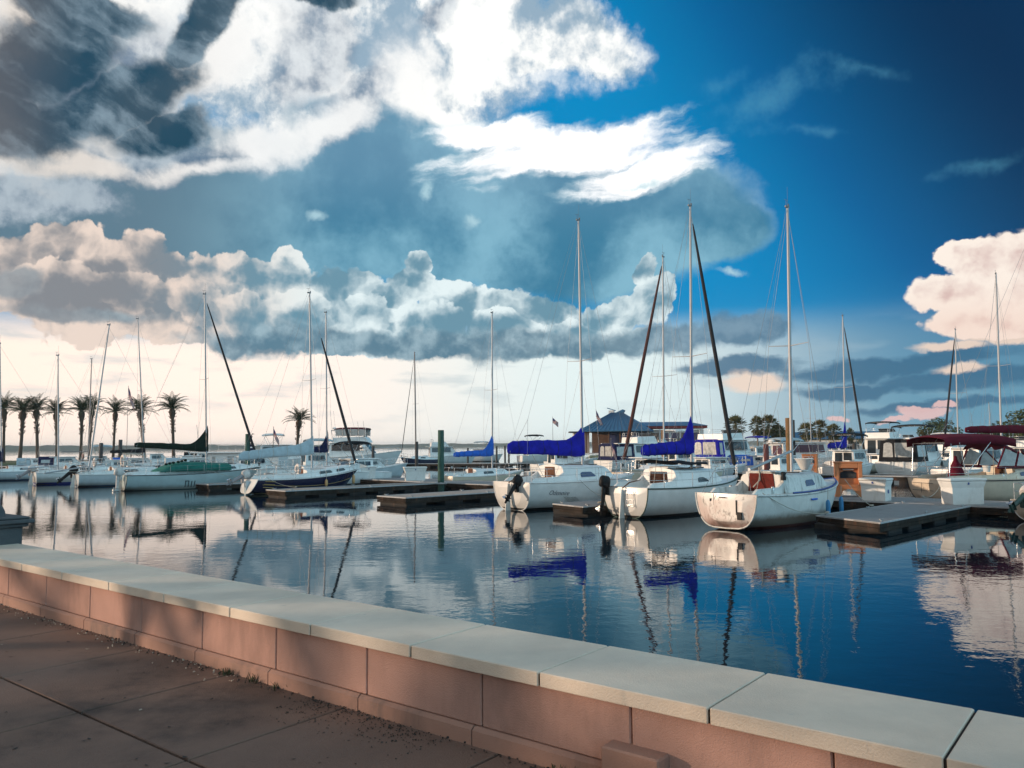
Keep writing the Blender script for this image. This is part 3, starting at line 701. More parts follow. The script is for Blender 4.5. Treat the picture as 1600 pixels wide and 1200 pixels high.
    if boom is not False:
        a = Vector((xm - mast_r, 0, zb)); b = Vector((xm - bl, 0, zb - boom_drop))
        t = MB(); t.tube([a, b], .055 if not cover else .045, 8); t.tube([b, b + Vector((-.03, 0, 0))], .065, 8); bo = t.build('boom', mast_m, root)
        if cover:
            # the sail stowed on the boom under its cover: deep at the mast, gathered up round it
            rnd = random.Random(int(abs(loc[0]) * 97)); secs = []
            for i in range(17):
                f = i / 16; x = xm + .07 - (bl + .15) * f
                hgt = cover_h * (1.05 - .30 * f) + cover_peak * max(0, 1 - f / .30) ** 1.9
                zc = zb - boom_drop * f - .10 - .03 * math.sin(9 * f) * rnd.random()
                w = (.15 - .05 * f) * (1 + .08 * math.sin(23 * f + rnd.random()))
                if f > .96: hgt *= .75; w *= .6
                ring = []
                for k in range(14):
                    an = 2 * math.pi * k / 14; cz = (1 - math.cos(an)) / 2; yy = math.sin(an) * w * (1 - .70 * cz ** 1.4 * min(1, hgt / .9 + .2))
                    ring.append(Vector((x + (.04 * math.sin(31 * cz + 5 * f)), yy * (1 + .09 * math.sin(9 * cz + 40 * f) + .08 * math.sin(5 * cz - 23 * f)), zc + hgt * cz + .010 * math.sin(40 * f + k) - (.010 * cz if i in (3, 6, 9, 12, 14) else 0))))
                secs.append(ring)
            t = MB(); t.loft(secs, True, True, True); sc_ = t.build('sail_cover', cover, root)
            for i in (3, 6, 9, 12, 14):
                t = MB(); cc = sum(secs[i], Vector()) / 14; t.tube([cc + (p - cc) * 1.02 for p in secs[i] + secs[i][:1]], .014, 4); t.build('sail_tie', 'dark_trim' if cover != 'pale_canvas' else 'rope', sc_)
        if detail:
            t = MB(); t.tube([Vector((xm - bl * .72, 0, zb - boom_drop * .72)), Vector((max(.5, xa - .35), 0, zd(xa) + .05))], .014, 4); t.build('mainsheet', 'rope', root)
            t = MB(); t.tube([b, mp(1) + Vector((-.12, 0, 0))], .005, 4); t.build('topping_lift', 'wire', root)
    # rails
    if rails:
        zr = .60
        t = MB(); us = (.86, .93, .985)
        for sd in (1, -1):
            for u in us[:2]: p = H.sheer(u, sd, .05); t.tube([p, p + Vector((0.02, 0, zr))], .014, 5)
        top_ = [H.sheer(us[0], 1, .05) + Vector((.02, 0, zr)), H.sheer(us[1], 1, .05) + Vector((.05, 0, zr + .02)), Vector((L + .06, 0, H.zs(1) + zr + .06)), H.sheer(us[1], -1, .05) + Vector((.05, 0, zr + .02)), H.sheer(us[0], -1, .05) + Vector((.02, 0, zr))]
        t.tube(top_, .015, 6); t.tube([p - Vector((0, 0, zr * .5)) for p in top_], .010, 5); t.build('pulpit', 'steel', root)
        if pushpit:
            t = MB()
            for sd in (1, -1):
                for u in (.02, .12): p = H.sheer(u, sd, .06); t.tube([p, p + Vector((0, 0, zr))], .014, 5)
            q = [H.sheer(.16, 1, .06), H.sheer(.02, 1, .06), H.sheer(.02, -1, .06), H.sheer(.16, -1, .06)]
            t.tube([p + Vector((0, 0, zr)) for p in q], .015, 6); t.tube([p + Vector((0, 0, zr * .5)) for p in q], .010, 5)
            t.build('stern_rail', 'steel', root)
        for sd in (1, -1):
            pts = [H.sheer(.16, sd, .06)]
            for k in range(stanchions):
                u = .16 + (.86 - .16) * (k + 1) / (stanchions + 1); p = H.sheer(u, sd, .06); pts.append(p)
                t = MB(); t.tube([p, p + Vector((0, 0, zr))], .013, 5); t.build('stanchion', 'steel', root)
            pts.append(H.sheer(.86, sd, .05))
            t = MB(); t.tube([p + Vector((0, 0, zr - .01)) for p in pts], .006, 4); t.tube([p + Vector((0, 0, zr * .5)) for p in pts], .006, 4); t.build('lifeline', 'wire', root)
    if rudder:
        t = MB(); t.prism([(-.08, -.02, H.zs(0) - .08), (-.22, -.02, H.zs(0) - .08), (-.36, -.02, .1), (-.46, -.02, -.6), (-.12, -.02, -.6), (-.06, -.02, .05)], (0, .04, 0)); ro = t.build('rudder', 'gelcoat_worn', root)
        t = MB(); t.tube([(-.15, 0, H.zs(0) - .04), (.3, 0, H.zs(0) + .18), (1.0, 0, H.zs(0) + .26)], .025, 6); t.build('tiller', 'teak', ro)
    if motor: outboard(root, **motor)
    root['_hull'] = 0; del root['_hull']
    return root, H

# ------------------------------------------------------------------ motor yachts
def house(prof, wb, wt, zb, zt, taper=0.0, xt=None):
    """side outline (x, z) carried across the boat; half width wb at zb leaning to wt at zt, narrowing forward of xt by taper"""
    xs = [p[0] for p in prof]; x0, x1 = min(xs), max(xs); xt = x0 if xt is None else xt
    def w(x, z):
        f = (z - zb) / (zt - zb) if zt != zb else 0
        k = max(0, (x - xt) / max(.01, x1 - xt))
        return (wb + (wt - wb) * f) * (1 - taper * k * k)
    a = [Vector((x, w(x, z), z)) for x, z in prof]; b = [Vector((x, -w(x, z), z)) for x, z in prof]
    mb = MB(); mb.loft([a, b], True, True); return mb, w
def side_windows(w, polys, m, parent, name='window'):
    for q in polys:
        for sd in (1, -1):
            t = MB(); t.prism([(x, sd * (w(x, z) + .004), z) for x, z in q], (0, sd * .014, 0)); t.build(name, m, parent)
def stern_windows(x, polys, m, parent, name='window', d=-.014):
    for q in polys:
        t = MB(); t.prism([(x - .004, y, z) for y, z in q], (d, 0, 0)); t.build(name, m, parent)
def rect(x0, x1, z0, z1, sl=0.0, sl0=0.0): return [(x0, z0), (x1, z0), (x1 - sl, z1), (x0 + sl0, z1)]
def canopy(root, x0, x1, w, z, m, crown=.18, drop=.12, name='bimini', legs=None, legm='steel', n=9, ends=True):
    """bowed fabric top with a short valance, on bent tube frames"""
    t = MB(); secs = []
    for i in range(n):
        f = i / (n - 1); x = x0 + (x1 - x0) * f
        zz = z + crown * .35 * math.sin(math.pi * f) - (.05 if i in (0, n - 1) else 0)
        up = [Vector((x, w * math.sin(rad(a)) / math.sin(rad(72)), zz + crown * (math.cos(rad(a)) - math.cos(rad(72))))) for a in range(-72, 73, 18)]
        up = [up[0] - Vector((0, 0, drop))] + up + [up[-1] - Vector((0, 0, drop))]
        lo = [p - Vector((0, 0, .025)) if 0 < k < len(up) - 1 else p + Vector((0, .025 if p.y < 0 else -.025, 0)) for k, p in enumerate(up)]
        secs.append(up + list(reversed(lo)))
    t.loft(secs, True, True, True); o = t.build(name, m, root)
    if legs:
        for (xa, za), (xb, zb) in legs:
            t = MB()
            for sd in (1, -1): t.tube([(xa, sd * w * .97, za), (xb, sd * w * .99, zb)], .02, 5)
            t.tube([(xb, sd * w * .99, zb) for sd in (1, -1)], .018, 5)
            t.build('frame', legm, o)
    return o
def rail(root, pts, h=.7, m='steel', name='rail', mids=1, r=.018):
    t = MB(); pts = [Vector(p) for p in pts]
    for p in pts: t.tube([p, p + Vector((0, 0, h))], r * .9, 5)
    for k in range(mids + 1): t.tube([p + Vector((0, 0, h * (k + 1) / (mids + 1))) for p in pts], r if k == mids else r * .7, 5)
    return t.build(name, m, root)
def motorboat(loc, head, label, L=9.0, B=3.2, hull='hull_white', H=None, deckm='gelcoat', well=None, group='motor boats in the marina', bowrail=True, rail_m='gelcoat', platform=True, swap=False):
    H = H or Hull(L, B, tw=.90, fa=.95, ff=1.45, depth=.5, tz=-.15, um=.35, full=.34, rake=1.3, sag=.02, bowpow=2.4, flare=.32)
    root = empty('motorboat', Vector(loc), rad(90 - head), label, 'motorboat', group)
    H.build(root, hull, rail=rail_m)
    H.deck(root, deckm, well)
    if platform:
        t = MB(); t.rbox((-.38, 0, .22), (.66, H.hb(0) * 1.75, .06), .02); t.build('swim_platform', 'teak' if platform == 2 else 'gelcoat', root)
    if bowrail:
        us = [.50, .62, .74, .85, .95]
        pts = [H.sheer(u, 1, .08) for u in us] + [H.sheer(.995, 1, 0)] + [H.sheer(u, -1, .08) for u in reversed(us)]
        rail(root, pts, .62, 'steel', 'bow_rail', 1, .016)
    return root, H

# ------------------------------------------------------------------ docks
MH = 45.5                                     # heading of the finger docks
MV = Vector((math.sin(rad(MH)), math.cos(rad(MH)), 0)); MD = Vector((-MV.y, MV.x, 0)); MROT = math.atan2(MV.y, MV.x)
def mg(t, s, z=0.0): return MV * t + MD * s + Vector((0, 0, z))
DZ = 0.42
mat('dock_top', (0.25, 0.25, 0.25), 0.75, var=0.14, vscale=2.5, bump=0.25, bscale=50, dirt=(0.14, 0.13, 0.125), damt=0.4)
mat('dock_planks', (0.34, 0.30, 0.27), 0.8, var=0.2, vscale=4, bump=0.3, bscale=40, dirt=(0.16, 0.14, 0.125), damt=0.4)
mat('dock_edge', (0.44, 0.45, 0.46), 0.6, var=0.2, vscale=5)
mat('whaler', (0.040, 0.033, 0.028), 0.95, spec=0.1, var=0.45, vscale=2.2, bump=0.4, bscale=22, dirt=(0.17, 0.075, 0.045), dscale=2.4, damt=0.25)
mat('dock_float', (0.014, 0.013, 0.013), 0.8, var=0.5, vscale=3, bump=0.4, bscale=25, dirt=(0.09, 0.055, 0.04), damt=0.5)
mat('galvanised', (0.40, 0.41, 0.42), 0.5, 0.6, var=0.2)
def dock(p0, L, W, rz, label, top='dock_top', planks=False, floats=True, group='floating docks', skew=0.0, cleats=3):
    """floating dock: local x runs from the near end, y from its right edge to its left"""
    e = empty('dock', p0, rz, label, 'dock', group)
    t = MB()
    if planks:
        n = int(L / .15)
        for i in range(n):
            x = L * i / n; t.box((x + L / n / 2, W / 2, DZ - .02 + random.uniform(-.003, .003)), (L / n - .008, W - .02, .04))
    else:
        n = max(1, round(L / 2.4))
        for i in range(n):
            a, b = L * i / n + .006, L * (i + 1) / n - .006
            ka, kb = (skew if i == 0 else 0), 0
            q = [(a, .06, DZ - .03), (b, .06, DZ - .03), (b, W - .06, DZ - .03), (a + ka, W - .06, DZ - .03)]
            t.prism(q, (0, 0, .032))
    t.build('deck', top, e)
    ed = MB()
    ed.box((L / 2, .03, DZ - .015), (L, .06, .05)); ed.box(((L + skew) / 2, W - .03, DZ - .015), (L - skew, .06, .05))
    ed.prism([(0, 0, DZ - .04), (.06, 0, DZ - .04), (.06 + skew, W, DZ - .04), (skew, W, DZ - .04)], (0, 0, .052))
    ed.build('edge_trim', 'dock_edge', e)
    w = MB()
    for z, h, o in ((DZ - .11, .13, 0), (DZ - .25, .12, .012)):
        w.box((L / 2, .05 + o, z), (L, .05, h)); w.box(((L + skew) / 2, W - .05 - o, z), (L - skew, .05, h))
        w.prism([(.02 + o, .03, z - h / 2), (.07 + o, .03, z - h / 2), (.07 + o + skew, W - .03, z - h / 2), (.02 + o + skew, W - .03, z - h / 2)], (0, 0, h))
    w.build('fascia', 'whaler', e)
    if floats:
        n = max(2, round(L / 2.2))
        for i in range(n):
            f = MB(); x = .75 + (L - 1.5) * i / (n - 1) + (skew if i == 0 else 0) * .6
            f.rbox((x, W / 2, -.03), (1.25, W - .18, .44), .04); f.build('float', 'dock_float', e)
    for i in range(cleats):
        for y in (.16, W - .16):
            c = MB(); x = .5 + (L - 1) * i / max(1, cleats - 1) + (skew if y > 1 else 0) * (1 - i / max(1, cleats))
            c.rbox((x, y, DZ + .02), (.10, .06, .04), .008); c.tube([(x - .14, y, DZ + .07), (x, y, DZ + .055), (x + .14, y, DZ + .07)], .016, 5); c.build('cleat', 'galvanised', e)
    return e
def finger(t0, s0, W, label, t1=35.8, **k): return dock(mg(t0, s0), t1 - t0 - .02, W, MROT, label, **k)
MAIN0, MAIN1 = 35.8, 39.4
m_ = dock(mg(MAIN1, -8), 100, MAIN1 - MAIN0, MROT + math.pi / 2, 'long main floating dock that the finger docks branch from', cleats=14)
finger(26.6, 10.3, 2.7, 'wide grey finger dock with pale edge trim at the right, beside the rust-stained boat', skew=1.2)
finger(25.6, 21.9, 2.2, 'finger dock between the lettered boat and the boat with the black motor', skew=.5)
finger(24.4, 32.4, 2.5, 'finger dock with reddish timber end in front of the green piling', top='dock_planks', planks=True)
finger(23.6, 42.9, 2.4, 'long dark finger dock beside the navy blue hull', top='dock_planks', planks=True)
finger(24.2, 54.6, 2.2, 'low dark finger dock along the boat with the teal cover', top='dock_planks', planks=True)
finger(24.8, 64.6, 2.0, 'low dark finger dock between the leaning mast and the life ring', top='dock_planks', planks=True)
finger(30.6, -1.2, 1.7, 'grey finger dock at the far right edge of the basin')
# docks further out
p = at(560, 722, 121); q = at(960, 722, 112)
dock(Vector((q.x + 14, q.y - 9, .1)), 70, 2.4, math.atan2(p.y - q.y, p.x - q.x), 'far floating dock in front of the white motor yachts', cleats=0)
for i, (px, Y, ln, lab) in enumerate(((300, 92, 34, 'far plank dock in front of the houseboat'), (90, 104, 40, 'far plank dock below the row of date palms'), (1230, 66, 30, 'dock behind the brown piling in front of the white trawler'))):
    p = at(px, 700, Y); dock(Vector((p.x + ln / 2 * .72, p.y - ln / 2 * .69, .1)), ln, 2.0, rad(136), lab, top='dock_planks', cleats=0)

# ------------------------------------------------------------------ pilings
def wood(name, c, d, amt=.5): return mat(name, c, 0.85, var=0.3, vscale=2.5, bump=0.4, bscale=24, dirt=d, dscale=2.0, damt=amt)
wood('pile_green', (0.035, 0.095, 0.075), (0.02, 0.04, 0.035)); wood('pile_brown', (0.23, 0.125, 0.055), (0.06, 0.075, 0.03), .6); wood('pile_dark', (0.06, 0.055, 0.055), (0.02, 0.02, 0.02)); wood('pile_rust', (0.16, 0.05, 0.045), (0.05, 0.03, 0.03))
def piling(p, ztop, r, m, label, collar=False):
    e = empty('piling', Vector((p.x, p.y, 0)), 0, label, 'piling', 'mooring pilings')
    t = MB(); t.tube([(0, 0, -1.5), (0, 0, ztop * .4), (0, 0, ztop - .03), (0, 0, ztop)], [r * 1.05, r * 1.02, r, r * .9], 14); t.build('post', m, e)
    if collar:
        t = MB(); z = DZ + .04
        for x, y, dx, dy in ((-.36, 0, .08, .8), (.36, 0, .08, .8), (0, .36, .64, .08), (0, -.36, .64, .08)): t.rbox((x, y, z), (dx, dy, .10), .01, 0)
        for x, y in ((-.27, 0), (.27, 0), (0, .27), (0, -.27)): t.tube([(x - .07 * (x == 0), y - .07 * (y == 0), z + .02), (x + .07 * (x == 0), y + .07 * (y == 0), z + .02)], .05, 6)
        t.build('guide_collar', 'galvanised', e)
    return e
def pile_px(x, ytop, Y, wpx, m, label, **k):
    p = at(x, 700, Y); piling(p, at(x, ytop, Y).z, wpx / 2 * Y / F, m, label, **k)
pile_px(689, 672, 54.6, 9.5, 'pile_green', 'tall green piling with a guide collar on the main dock', collar=True)
pile_px(387, 678, 63, 7.5, 'pile_green', 'green piling beside the dark slanting furled sail, in front of the houseboat', collar=True)
pile_px(1233, 653, 46, 9, 'pile_brown', 'tall brown wooden piling right behind the bare mast with the lowered boom')
pile_px(1197, 694, 56, 8, 'pile_rust', 'short reddish double piling behind the lowered boom')
pile_px(1241, 656, 62, 4, 'pile_dark', 'thin dark piling showing just right of the tall brown one')
pile_px(583, 697, 92, 4.5, 'pile_dark', 'dark piling near the bow of the trawler with the burgundy top')
pile_px(651, 690, 96, 5, 'pile_dark', 'dark piling at the foot of the lone black mast')
pile_px(158, 692, 100, 5.5, 'pile_dark', 'short dark piling left of the tree with the flag')
pile_px(188, 687, 98, 5.5, 'pile_dark', 'taller dark piling next to the white thatched parasol')
for x, yt, lab in ((731, 700, 'small dark piling at the aft end of the light blue sail cover'), (730 + 46, 697, 'small dark piling just right of the mast with the light blue cover'), (789, 696, 'small dark piling on the open water, left one of a close pair'), (795, 697, 'small dark piling on the open water, right one of a close pair'), (867, 712, 'small brown piling below the long royal blue sail cover')):
    pile_px(x, yt, 118 if yt < 705 else 95, 2.8, 'pile_dark', lab)
pile_px(1335, 693, 66, 6, 'pile_dark', 'dark piling behind the tan stand')
pile_px(1036, 672, 62, 5, 'pile_brown', 'brown piling behind the mast above the stowed blue sail')

# ------------------------------------------------------------------ things on the docks
mat('box_white', (0.78, 0.78, 0.75), 0.5, var=0.05, dirt=(0.5, 0.47, 0.42), damt=0.25)
mat('tan_plastic', (0.52, 0.20, 0.085), 0.5, var=0.12, vscale=3, dirt=(0.30, 0.11, 0.05), damt=0.3)
def on_dock(px, t, z=DZ + .004):               # a spot on the main dock, t metres out, in picture column px
    r = ray(px, 740); q = r.x / r.y; Y = t / (MV.x * q + MV.y); return Vector((q * Y, Y, z))
def dock_box(p, rz, w, label, h=.95, d=.62, vent=False, lab=None):
    e = empty('dock_box', p, rz, label, 'dock box', 'white dock boxes')
    b = MB(); y, x = d / 2, w / 2
    def ring(z, kx, ky): return [Vector((sx * (x * kx), sy * (y * ky), z)) for sx, sy in ((-1, -1), (1, -1), (1, 1), (-1, 1))]
    b.loft([ring(0, .84, .84), ring(.04, .86, .86), ring(h * .62, .88, .88), ring(h * .80, .97, .98), ring(h * .86, .99, .99)], True, True); b.build('body', 'box_white', e)
    l = MB(); l.rbox((0, 0, h * .92), (w * 1.03, d * 1.05, h * .10), .025); l.build('lid', 'box_white', e)
    k = MB(); k.rbox((0, -y * .99, h * .78), (.07, .03, .09), .008); k.build('latch', 'blue_trim', e)
    if vent:
        k = MB(); k.box((x * .885, 0, h * .40), (.012, .16, .16)); k.build('label_plate', 'blue_trim', e)
    return e
dock_box(on_dock(1368, MAIN0 + .8), rad(-42), 1.15, 'sunlit white dock box with a small blue plate beside the tan stand', 1.02, .95, True)
dock_box(on_dock(1502, MAIN0 + .8), rad(9), 1.62, 'wide white dock box with shaded front near the burgundy-covered boat', 1.10, .8)
p = gp(628, 752, DZ); dock_box(mg(MAIN0 + .9, p.dot(MD), DZ + .004), rad(14), 1.66, 'white dock box standing alone left of the tall green piling', 1.05, .8)
p = gp(575, 748, DZ); dock_box(mg(MAIN0 + .9, p.dot(MD), DZ + .004), rad(14), 1.2, 'white dock box by the bow of the navy blue boat', 1.0, .8)
def stand(p, rz, s, label):
    e = empty('dock_stand', p, rz, label, 'dock stand', 'tan plastic dock stands')
    b = MB(); x, y, H_ = .57 * s, .30 * s, 1.5 * s
    for sx in (-1, 1):
        b.prism([(sx * x, -y, 0), (sx * x * .62, -y, 0), (sx * x * .45, -y, .24 * s), (sx * x * .15, -y, .33 * s), (0, -y, .34 * s), (0, -y, .42 * s), (sx * x * .94, -y, .42 * s)], (0, y * 2, 0))
    b.build('arched_base', 'tan_plastic', e)
    b = MB(); b.rbox((0, 0, .445 * s), (2 * x * .99, 2 * y * 1.04, .05 * s), .012)
    for sx in (-1, 1): b.rbox((sx * x * .84, 0, .97 * s), (x * .30, 2 * y, 1.0 * s), .02)
    b.rbox((0, 0, 1.36 * s), (x * 1.38, 2 * y, .22 * s), .02); b.box((0, y * .35, .86 * s), (x * 1.38, y * 1.0, .80 * s)); b.rbox((0, -.02, .50 * s), (x * 1.38, 2 * y * .93, .06 * s), .01)
    b.rbox((0, 0, 1.50 * s), (2 * x * 1.05, 2 * y * 1.08, .07 * s), .025)
    b.build('housing', 'tan_plastic', e)
    b = MB(); b.prism([(-x * .58, -y * .20, .80 * s), (x * .58, -y * .20, .80 * s), (x * .58, -y * .20, 1.04 * s), (x * .3, -y * .20, 1.12 * s), (-x * .3, -y * .20, 1.12 * s), (-x * .58, -y * .20, 1.04 * s)], (0, .06 * s, 0)); b.build('slot', 'smoked_glass', e)
    b = MB(); b.rbox((0, -y * .32, 1.19 * s), (x * .8, .06 * s, .06 * s), .01); b.build('nameplate', 'dock_edge', e)
    return e
stand(on_dock(1325, 38.5), rad(-18), 1.08, 'tan plastic dock stand with dark slot and arched foot next to the sunlit white box')
p = at(1266, 727, 64); stand(Vector((p.x, p.y, .56)), rad(-30), 1.0, 'smaller looking tan dock stand further back, between the brown piling and the far boats')
e = empty('cone_stand', on_dock(1257, 38.8), 0, 'white funnel shaped sink on a post behind the bow of the rust-stained boat', 'sink')
b = MB(); b.lathe([(.10, 0), (.10, 1.1), (.13, 1.14), (.42, 1.74), (.44, 1.76), (.38, 1.76), (.1, 1.3)], 14); b.build('funnel', 'box_white', e)
b = MB(); b.torus((0, 0, 1.76), .44, .025, 'Z', 20, 6); b.build('rim', 'box_white', e)

# ------------------------------------------------------------------ sailing boats, front row
def along(stern, head, px, y=705):            # metres forward of the stern where the boat meets a picture column
    r = ray(px, y); q = r.x / r.y; s, c = math.sin(rad(head)), math.cos(rad(head))
    return (q * stern.y - stern.x) / (s - q * c)
def fwd(stern, head, k): return stern + Vector((math.sin(rad(head)), math.cos(rad(head)), 0)) * k
def ztop(stern, head, px, ytop):
    k = along(stern, head, px, 690); return at(px, ytop, fwd(stern, head, k).y).z
def lean(base, head, top_px, ytop):            # mast rake that brings the truck over its picture column
    t = at(top_px, ytop, base.y); return math.degrees(math.atan2((base.x - t.x) / math.sin(rad(head)), t.z - 1.6))
def boat_px(stern, head, bow_px, mast_px, ytop, label, zfoot, L=None, top_px=None, Hk=None, **k):
    L = L or along(stern, head, bow_px, 730); xm = along(stern, head, mast_px, 700)
    Hd = dict(fa=.8, ff=1.05); Hd.update(Hk or {})
    B = Hd.pop('B', 2.6)
    if top_px: k['rakeang'] = lean(fwd(stern, head, xm), head, top_px, ytop)
    return sailboat(stern, head, label, H=Hull(L, B, **Hd), xm=xm, mast_top=ztop(stern, head, mast_px, ytop), **k)

# rust-stained boat in front
s1 = gp(1135, 828); h1 = 49
b1, H1 = boat_px(s1, h1, 1303, 1236, 322, 'rust-stained white sailboat with mahogany companionway and lowered bare boom', 1.75,
    Hk=dict(B=2.75, tw=.90, fa=1.25, ff=1.50, depth=.42, tz=.06, full=.46, sag=.12, rake=.9, tround=.06), hull='hull_rust', transom='hull_stained', rail='gelcoat_worn', rail_r=.035, deckm='gelcoat_worn',
    cab=(2.3, 6.1), ch=.68, cabm='gelcoat_worn', cabw=.70, win=((.42, .62, .34, .80, .12),), winm='blue_glass', hatch='mahogany', hatch_h=.70, hatch_w=1.12, boom=2.9, boom_h=.80, boom_drop=.62,
    rakeang=.3, spreader=(.47, .85), rails=False, rudder=False, stanchions=2, top_px=1234)
t = MB(); 
for sd in (1, -1): t.tube([H1.sheer(u / 14, sd, .045, .035) for u in range(4, 15)], .035, 5)
t.build('toe_rail', 'blue_trim', b1)
t = MB(); t.rbox((-.115, -.50, .80), (.03, .05, .50), .01); t.rbox((-.125, -.62, .52), (.04, .20, .26), .015); t.build('motor_bracket', 'motor_black', b1)
t = MB(); t.rbox((-.11, .55, 1.02), (.02, .07, .10), .01); t.tube([(-.10, .42, 1.24), (-.10, .42, .85)], .012, 4); t.rbox((-.12, 0.05, 1.12), (.03, .26, .035), .008); t.build('transom_fitting', 'dark_trim', b1)
t = MB(); t.lathe([(.09, 0), (.10, .1), (.07, .16), (.10, .26), (.06, .30)], 12, (2.25, -.92, 1.66)); t.build('cabin_winch', 'motor_black', b1)
t = MB(); t.tube([(2.28, .1, 2.3), (2.24, .02, 1.65), (1.9, .1, 1.4)], .025, 5); t.build('mainsheet_tackle', 'rope', b1)
t = MB(); t.rbox((3.5, -1.40, .95), (.42, .03, .06), .01); t.build('registration_patch', 'mid_blue_canvas', b1)
for xx, lab in ((4.35, 'blue fender hanging at the waist of the rust-stained boat'), (6.5, 'pale blue fender hanging near the bow of the rust-stained boat')):
    p = H1.sheer(xx / H1.L, -1, -.12); fender(b1.matrix_basis @ Vector((p.x, p.y - .02, .52)), 0, 'fender_blue', lab, .085, .62, .42, 'fenders')

# boat with black motor and blue stowed sail
s2 = gp(977, 809); h2 = 49
b2, H2 = boat_px(s2, h2, 1152, 1080, 320, 'white sailboat with black outboard, open brown companionway and upswept royal blue sail cover', 1.70,
    Hk=dict(B=2.9, tw=.84, fa=1.24, ff=1.48, depth=.40, tz=-.02, full=.50, trake=.05, tround=.05), hull='hull_white', rail='green_trim', rail_r=.03, deckm='gelcoat',
    cab=(2.2, 5.9), ch=.72, cabw=.68, win=((.42, .64, .22, .62, .3),), winm='smoked_glass', hatch='brown_door', hatch_h=.62, hatch_w=1.0, boom=3.3, boom_h=.72, cover='royal_canvas', cover_h=.62, cover_peak=1.15,
    furl='furl_black', furl_r=.095, furl_len=.95, spreader=(.42, .95), stanchions=3, motor=dict(pos=(-.12, .85, 1.12), sc=1.2, tilt=rad(10)), top_px=1081)
t = MB(); secs = []
for i in range(7):
    x = 2.0 + 2.6 * i / 6; secs.append([Vector((x, .95 * math.sin(rad(a)) * (1 - .1 * i / 6), 2.16 + .16 * math.cos(rad(a)) + .03 * math.sin(5 * i + a) - .02 * i)) for a in range(-80, 81, 20)])
t.loft(secs + [[p - Vector((0, 0, .025)) for p in q] for q in reversed(secs)], False, False, True); t.build('hatch_tarp', 'black_canvas', b2)
t = MB(); t.box((-.10, -.35, .55), (.02, .42, .03)); t.tube([(-.12, -.56, 1.1), (-.14, -.56, .45)], .014, 5); t.tube([(-.12, -.18, 1.1), (-.14, -.18, .45)], .014, 5)
for z in (.5, .75, 1.0): t.tube([(-.13, -.56, z), (-.13, -.18, z)], .012, 5)
t.build('boarding_ladder', 'steel', b2)

# boat with lettered side
s3 = gp(799, 797); h3 = 50
b3, H3 = boat_px(s3, h3, 990, 910, 345, 'white sailboat with script lettering on its side and a long royal blue sail cover', 1.65,
    Hk=dict(B=3.05, tw=.86, fa=1.30, ff=1.45, depth=.40, tz=-.02, full=.46, sag=.06, trake=.10, tround=.05), hull='hull_white', rail='gelcoat',
    cab=(2.45, 6.3), ch=.72, cabw=.66, win=((.30, .58, .26, .72, .25),), winm='blue_glass', hatch='teak', hatch_h=.66, hatch_w=.75, boom=4.75, boom_h=.52, boom_drop=-.22, cover='royal_canvas', cover_h=.80, cover_peak=.75, rakeang=1.5, spreader=(.42, .85),
    motor=dict(pos=(-.14, -.62, 1.05), sc=1.1, tilt=rad(38), cowl='motor_black', leg='motor_black'), stanchions=3, top_px=904)
cu = bpy.data.curves.new('boat_name', 'FONT'); cu.body = 'Odenoire'; cu.size = .31; cu.shear = .45; cu.extrude = .004; cu.offset = -.006
tmp = bpy.data.objects.new('boat_name_text', cu); COL.objects.link(tmp); bpy.context.view_layer.update()
me = bpy.data.meshes.new_from_object(tmp.evaluated_get(bpy.context.evaluated_depsgraph_get())); bpy.data.objects.remove(tmp)
to = bpy.data.objects.new('boat_name', me); COL.objects.link(to); to.parent = b3
pa, pb = H3.pt(1.05 / H3.L, rad(27), -1), H3.pt(2.6 / H3.L, rad(27), -1); pc = H3.pt(1.05 / H3.L, rad(12), -1)
ex = (pb - pa).normalized(); ey = (pc - pa); ey = (ey - ex * ey.dot(ex)).normalized(); ez = ex.cross(ey)
Mx = Matrix((ex, ey, ez)).transposed().to_4x4(); Mx.translation = pa + ez * .03; to.matrix_local = Mx; me.materials.clear(); me.materials.append(MATS['ink'])
t = MB()
for k in range(9):
    a = H3.pt((2.0 + k * .09) / H3.L, rad(30), -1, .012); b = H3.pt((2.5 + k * .10) / H3.L, rad(44), -1, .012); t.tube([a, b], .006, 4)
t.build('hull_scratches', 'dark_trim', b3)
p = H3.sheer(4.6 / H3.L, -1, -.14); fender(b3.matrix_basis @ Vector((p.x, p.y, .80)), 0, 'fender_white', 'white fender with dark top hanging under the window of the lettered boat', .12, .50, .34, 'fenders')

# navy hull
sG = gp(392, 773); hG = 49
bG, HG = boat_px(sG, hG, 560, 488, 459, 'dark navy hulled sailboat with gold stripe and pale grey sail cover', 1.75,
    Hk=dict(B=3.0, tw=.72, fa=.98, ff=1.45, depth=.45, tz=.10, full=.50, rake=1.5, trake=-.45), hull='hull_navy', transom='hull_white', rail='gelcoat', deckm='gelcoat',
    cab=(3.4, 8.4), ch=.46, cabw=.62, win=((.18, .38), (.45, .6)), boom=4.9, boom_h=1.05, boom_drop=.32, cover='pale_canvas', cover_h=.74, cover_peak=.45, furl='furl_black', furl_r=.10, furl_len=.76, spreader=(.50, .95), hatch='teak', rudder=False, stanchions=4, top_px=485)
t = MB()
for sd in (1, -1): t.tube([HG.pt(u / 20, rad(24), sd, .006) for u in range(1, 20)], .016, 5)
t.build('cove_stripe', 'gold', bG)
t = MB()
for k in range(3): 
    a, b = HG.pt(.06, rad(10 + 12 * k), -1, .012), HG.pt(.14, rad(10 + 12 * k), -1, .012); t.tube([a, b], .028, 4)
t.build('stern_lettering', 'gold', bG)
